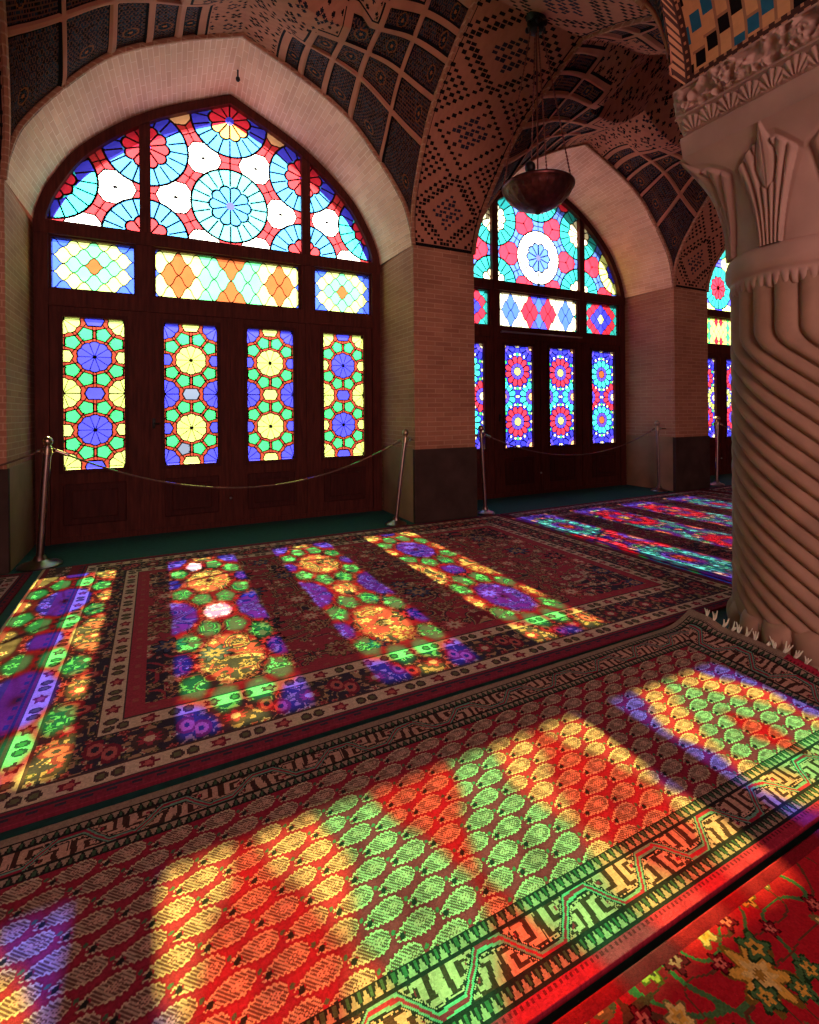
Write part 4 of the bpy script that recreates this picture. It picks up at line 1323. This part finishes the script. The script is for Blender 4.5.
K4 = rug_colors(dict(red=(170, 24, 34), dred=(120, 18, 30), cream=(216, 170, 100), navy=(34, 30, 46), green=(70, 100, 56), gold=(210, 150, 60), brown=(96, 52, 34), pink=(206, 96, 84)))
def flower_rug(U, V, LX, LY):
    K = K4
    C = np.empty(U.shape + (3,)); C[:] = K['red']
    al = np.ones(U.shape, bool)
    n = fbm(U * 2.0, V * 2.0, 90, 2)
    C[(n > 0.72)] = K['navy']
    C[np.abs(n - 0.72) < 0.012] = K['gold']
    vines(U, V, C, al, 4.2, K['green'], 0.05, 91)
    vines(U + 4, V + 2, C, al, 5.5, K['brown'], 0.035, 92)
    florets(U, V, C, al, 0.23, [(K['gold'], K['cream']), (K['cream'], K['gold']), (K['gold'], K['dred'])], 95, 0.95, 8)
    florets(U + 5, V + 3, C, al, 0.085, [(K['cream'], K['gold']), (K['green'], K['gold']), (K['dred'], K['pink']), (K['gold'], K['brown'])], 94, 0.8, 5)
    d = LY - V
    m = d < 0.03; C[m] = K['dred']
    knots(C, U, V, 0.18, 5, 0.004)
    return C
rug_mesh('floral_rug', [(-0.6, -0.9), (2.6, -0.9), (2.6, 0.745), (-0.6, 0.745)], 900, 460, flower_rug,
         'bright red floral rug with golden flowers at the lower right corner')

# ------------------------------------------------------------------ stanchions and ropes
POSTS = [((-0.848, 4.89), (-0.79, 1.0)), ((2.265, 4.84), (2.385, 0.985)), ((3.42, 4.84), (3.37, 1.01)), ((6.60, 4.94), (6.57, 1.01)), ((7.90, 4.89), (7.94, 1.06))]
PLABEL = ['metal rope post leaning at the left jamb of the large door', 'metal rope post leaning against the pier right of the large door',
          'metal rope post at the left jamb of the middle door', 'metal rope post at the right jamb of the middle door', 'brass topped rope post in front of the far door']
def stanchion(i):
    (bx, by), (tx, tz) = POSTS[i]
    root = empty('rope_stanchion', (bx, by, 0.001))
    tag(root, PLABEL[i], 'stanchion', 'rope stanchions along the window wall')
    sb = 1.0 if i == 0 else 0.74
    pr_ = 0.027 if i == 0 else 0.021
    MB().lathe([(r * sb, z) for r, z in ((0.150, 0.0), (0.152, 0.010), (0.135, 0.022), (0.085, 0.034), (0.050, 0.050), (0.040, 0.075), (0.034, 0.085))], n=36).build('base', M['metal'], root, smooth=True)
    dx = tx - bx
    ln = tz - 0.06
    MB().tube([(0, 0, 0.06), (dx * 0.5, 0, 0.06 + ln * 0.5), (dx, 0, tz - 0.05)], pr_, 14).build('pole', M['metal'], root, smooth=True)
    MB().tube([(dx * .94, 0, tz - 0.115), (dx * .985, 0, tz - 0.065)], pr_ + 0.007, 14).ring((dx * .96 - 0.04, 0, tz - 0.085), 0.016, 0.004, 'y', 14, 6).ring((dx * .96 + 0.04, 0, tz - 0.085), 0.016, 0.004, 'y', 14, 6).build('rope_collar', M['brass'], root, smooth=True)
    MB().lathe([(0.018, tz - 0.06), (0.026, tz - 0.05), (0.016, tz - 0.043), (0.030, tz - 0.03), (0.036, tz - 0.008), (0.030, tz + 0.014), (0.014, tz + 0.026), (0.001, tz + 0.030)], (dx, 0, 0), 20).build('finial', M['brass'], root, smooth=True)
    return (tx, by, tz - 0.085)
tops = [stanchion(i) for i in range(5)]
def rope(a, b, sag, label, ra=0.056, rb=0.056):
    a, b = Vector(a), Vector(b)
    a = a + Vector((ra, 0, 0)); b = b - Vector((rb, 0, 0))
    pts = []
    for k in range(41):
        t = k / 40
        p = a.lerp(b, t); p.z -= sag * 4 * t * (1 - t)
        pts.append(p)
    root = MB().tube(pts, 0.0075, 8).build('barrier_rope', M['rope'], smooth=True)
    tag(root, label, 'rope', 'barrier ropes between the stanchions')
    MB().tube([pts[0], pts[1]], 0.014, 10).build('end_cap', M['brass'], root, smooth=True)
    MB().tube([pts[-2], pts[-1]], 0.014, 10).build('end_cap', M['brass'], root, smooth=True)
rope(tops[0], tops[1], 0.40, 'thin barrier rope sagging in front of the large door')
rope(tops[1], tops[2], 0.025, 'short taut barrier rope across the pier between large and middle door')
rope(tops[2], tops[3], 0.31, 'thin barrier rope sagging in front of the middle door')
rope(tops[3], tops[4], 0.03, 'short taut barrier rope across the second pier')
rope((-1.60, 4.12, 0.80), tops[0], 0.06, 'barrier rope hanging from the leftmost post towards the left wall')
rope(tops[4], (10.5, 4.89, 0.97), 0.25, 'barrier rope running from the far post behind the column')

# ------------------------------------------------------------------ hanging lamp
def lamp():
    lx, ly, zr = 2.86, 3.25, 3.06
    top = ZS + RISE * 0.905 - 0.02
    root = empty('hanging_lamp', (lx, ly, zr))
    tag(root, 'engraved copper bowl lamp hanging on long chains from the vault', 'lamp')
    prof = [(0.012, -0.215), (0.03, -0.20), (0.10, -0.175), (0.19, -0.125), (0.255, -0.06), (0.285, -0.012), (0.295, 0.0), (0.298, 0.018), (0.288, 0.028), (0.275, 0.02), (0.262, -0.005), (0.235, -0.055), (0.17, -0.115), (0.08, -0.165), (0.005, -0.185)]
    pr = spline([(0.004, -0.216)] + prof, 120)
    th = np.linspace(0, 2 * PI, 241)
    T, I = np.meshgrid(th, np.arange(120), indexing='ij')
    rr, zz = pr[I, 0], pr[I, 1]
    outer = I < 62
    boss = np.where(outer, np.clip(np.cos(T * 28), 0, 1) ** 2 * np.exp(-((zz + 0.055) / 0.018) ** 2) + np.clip(np.cos(T * 20 + 1), 0, 1) ** 2 * np.exp(-((zz + 0.125) / 0.018) ** 2), 0)
    rr = rr + 0.005 * boss
    grid_obj('bowl', np.stack([rr * np.cos(T), rr * np.sin(T), zz], -1), M['copper'], root, flip=True)
    for k in range(4):
        a = PI / 4 + k * PI / 2 + 0.3
        mb = MB()
        p0 = Vector((0.29 * math.cos(a), 0.29 * math.sin(a), 0.015)); p1 = Vector((0.045 * math.cos(a), 0.045 * math.sin(a), top - zr - 0.10))
        n = 44
        for i in range(n):
            q0 = p0.lerp(p1, i / n); q1 = p0.lerp(p1, (i + 0.9) / n)
            mb.tube([q0, (q0 + q1) / 2, q1], [0.004, 0.0085, 0.004], 6)
        mb.build('chain', M['chain'], root, smooth=True)
    MB().tube([(0, 0, -0.05), (0, 0, top - zr - 0.05)], 0.007, 8).build('centre_rod', M['chain'], root)
    mb = MB(); mb.lathe([(0.02, top - zr - 0.14), (0.06, top - zr - 0.12), (0.075, top - zr - 0.07), (0.05, top - zr - 0.03), (0.09, top - zr)], n=20)
    for k in range(6):
        a = k * PI / 3; mb.ball((0.075 * math.cos(a), 0.075 * math.sin(a), top - zr - 0.08), 0.022, 1.2, 8)
    mb.build('ceiling_rose', M['iron'], root, smooth=True)
    MB().ball((-0.20, -0.14, 0.075), 0.042, 1.15, 12).tube([(-0.20, -0.14, 0.035), (-0.215, -0.16, 0.012)], 0.014, 8).build('socket', M['iron'], root, smooth=True)
lamp()
# little iron hook under the crown of the first arch
tag(MB().tube([(C1 + 0.02, 5.2, 4.62), (C1 + 0.02, 5.2, 4.54)], 0.008, 6).ball((C1 + 0.02, 5.2, 4.53), 0.022, 1.2, 10).build('ceiling_hook', M['iron'], smooth=True),
    'small black hook hanging under the crown of the arch above the large window', 'hook')
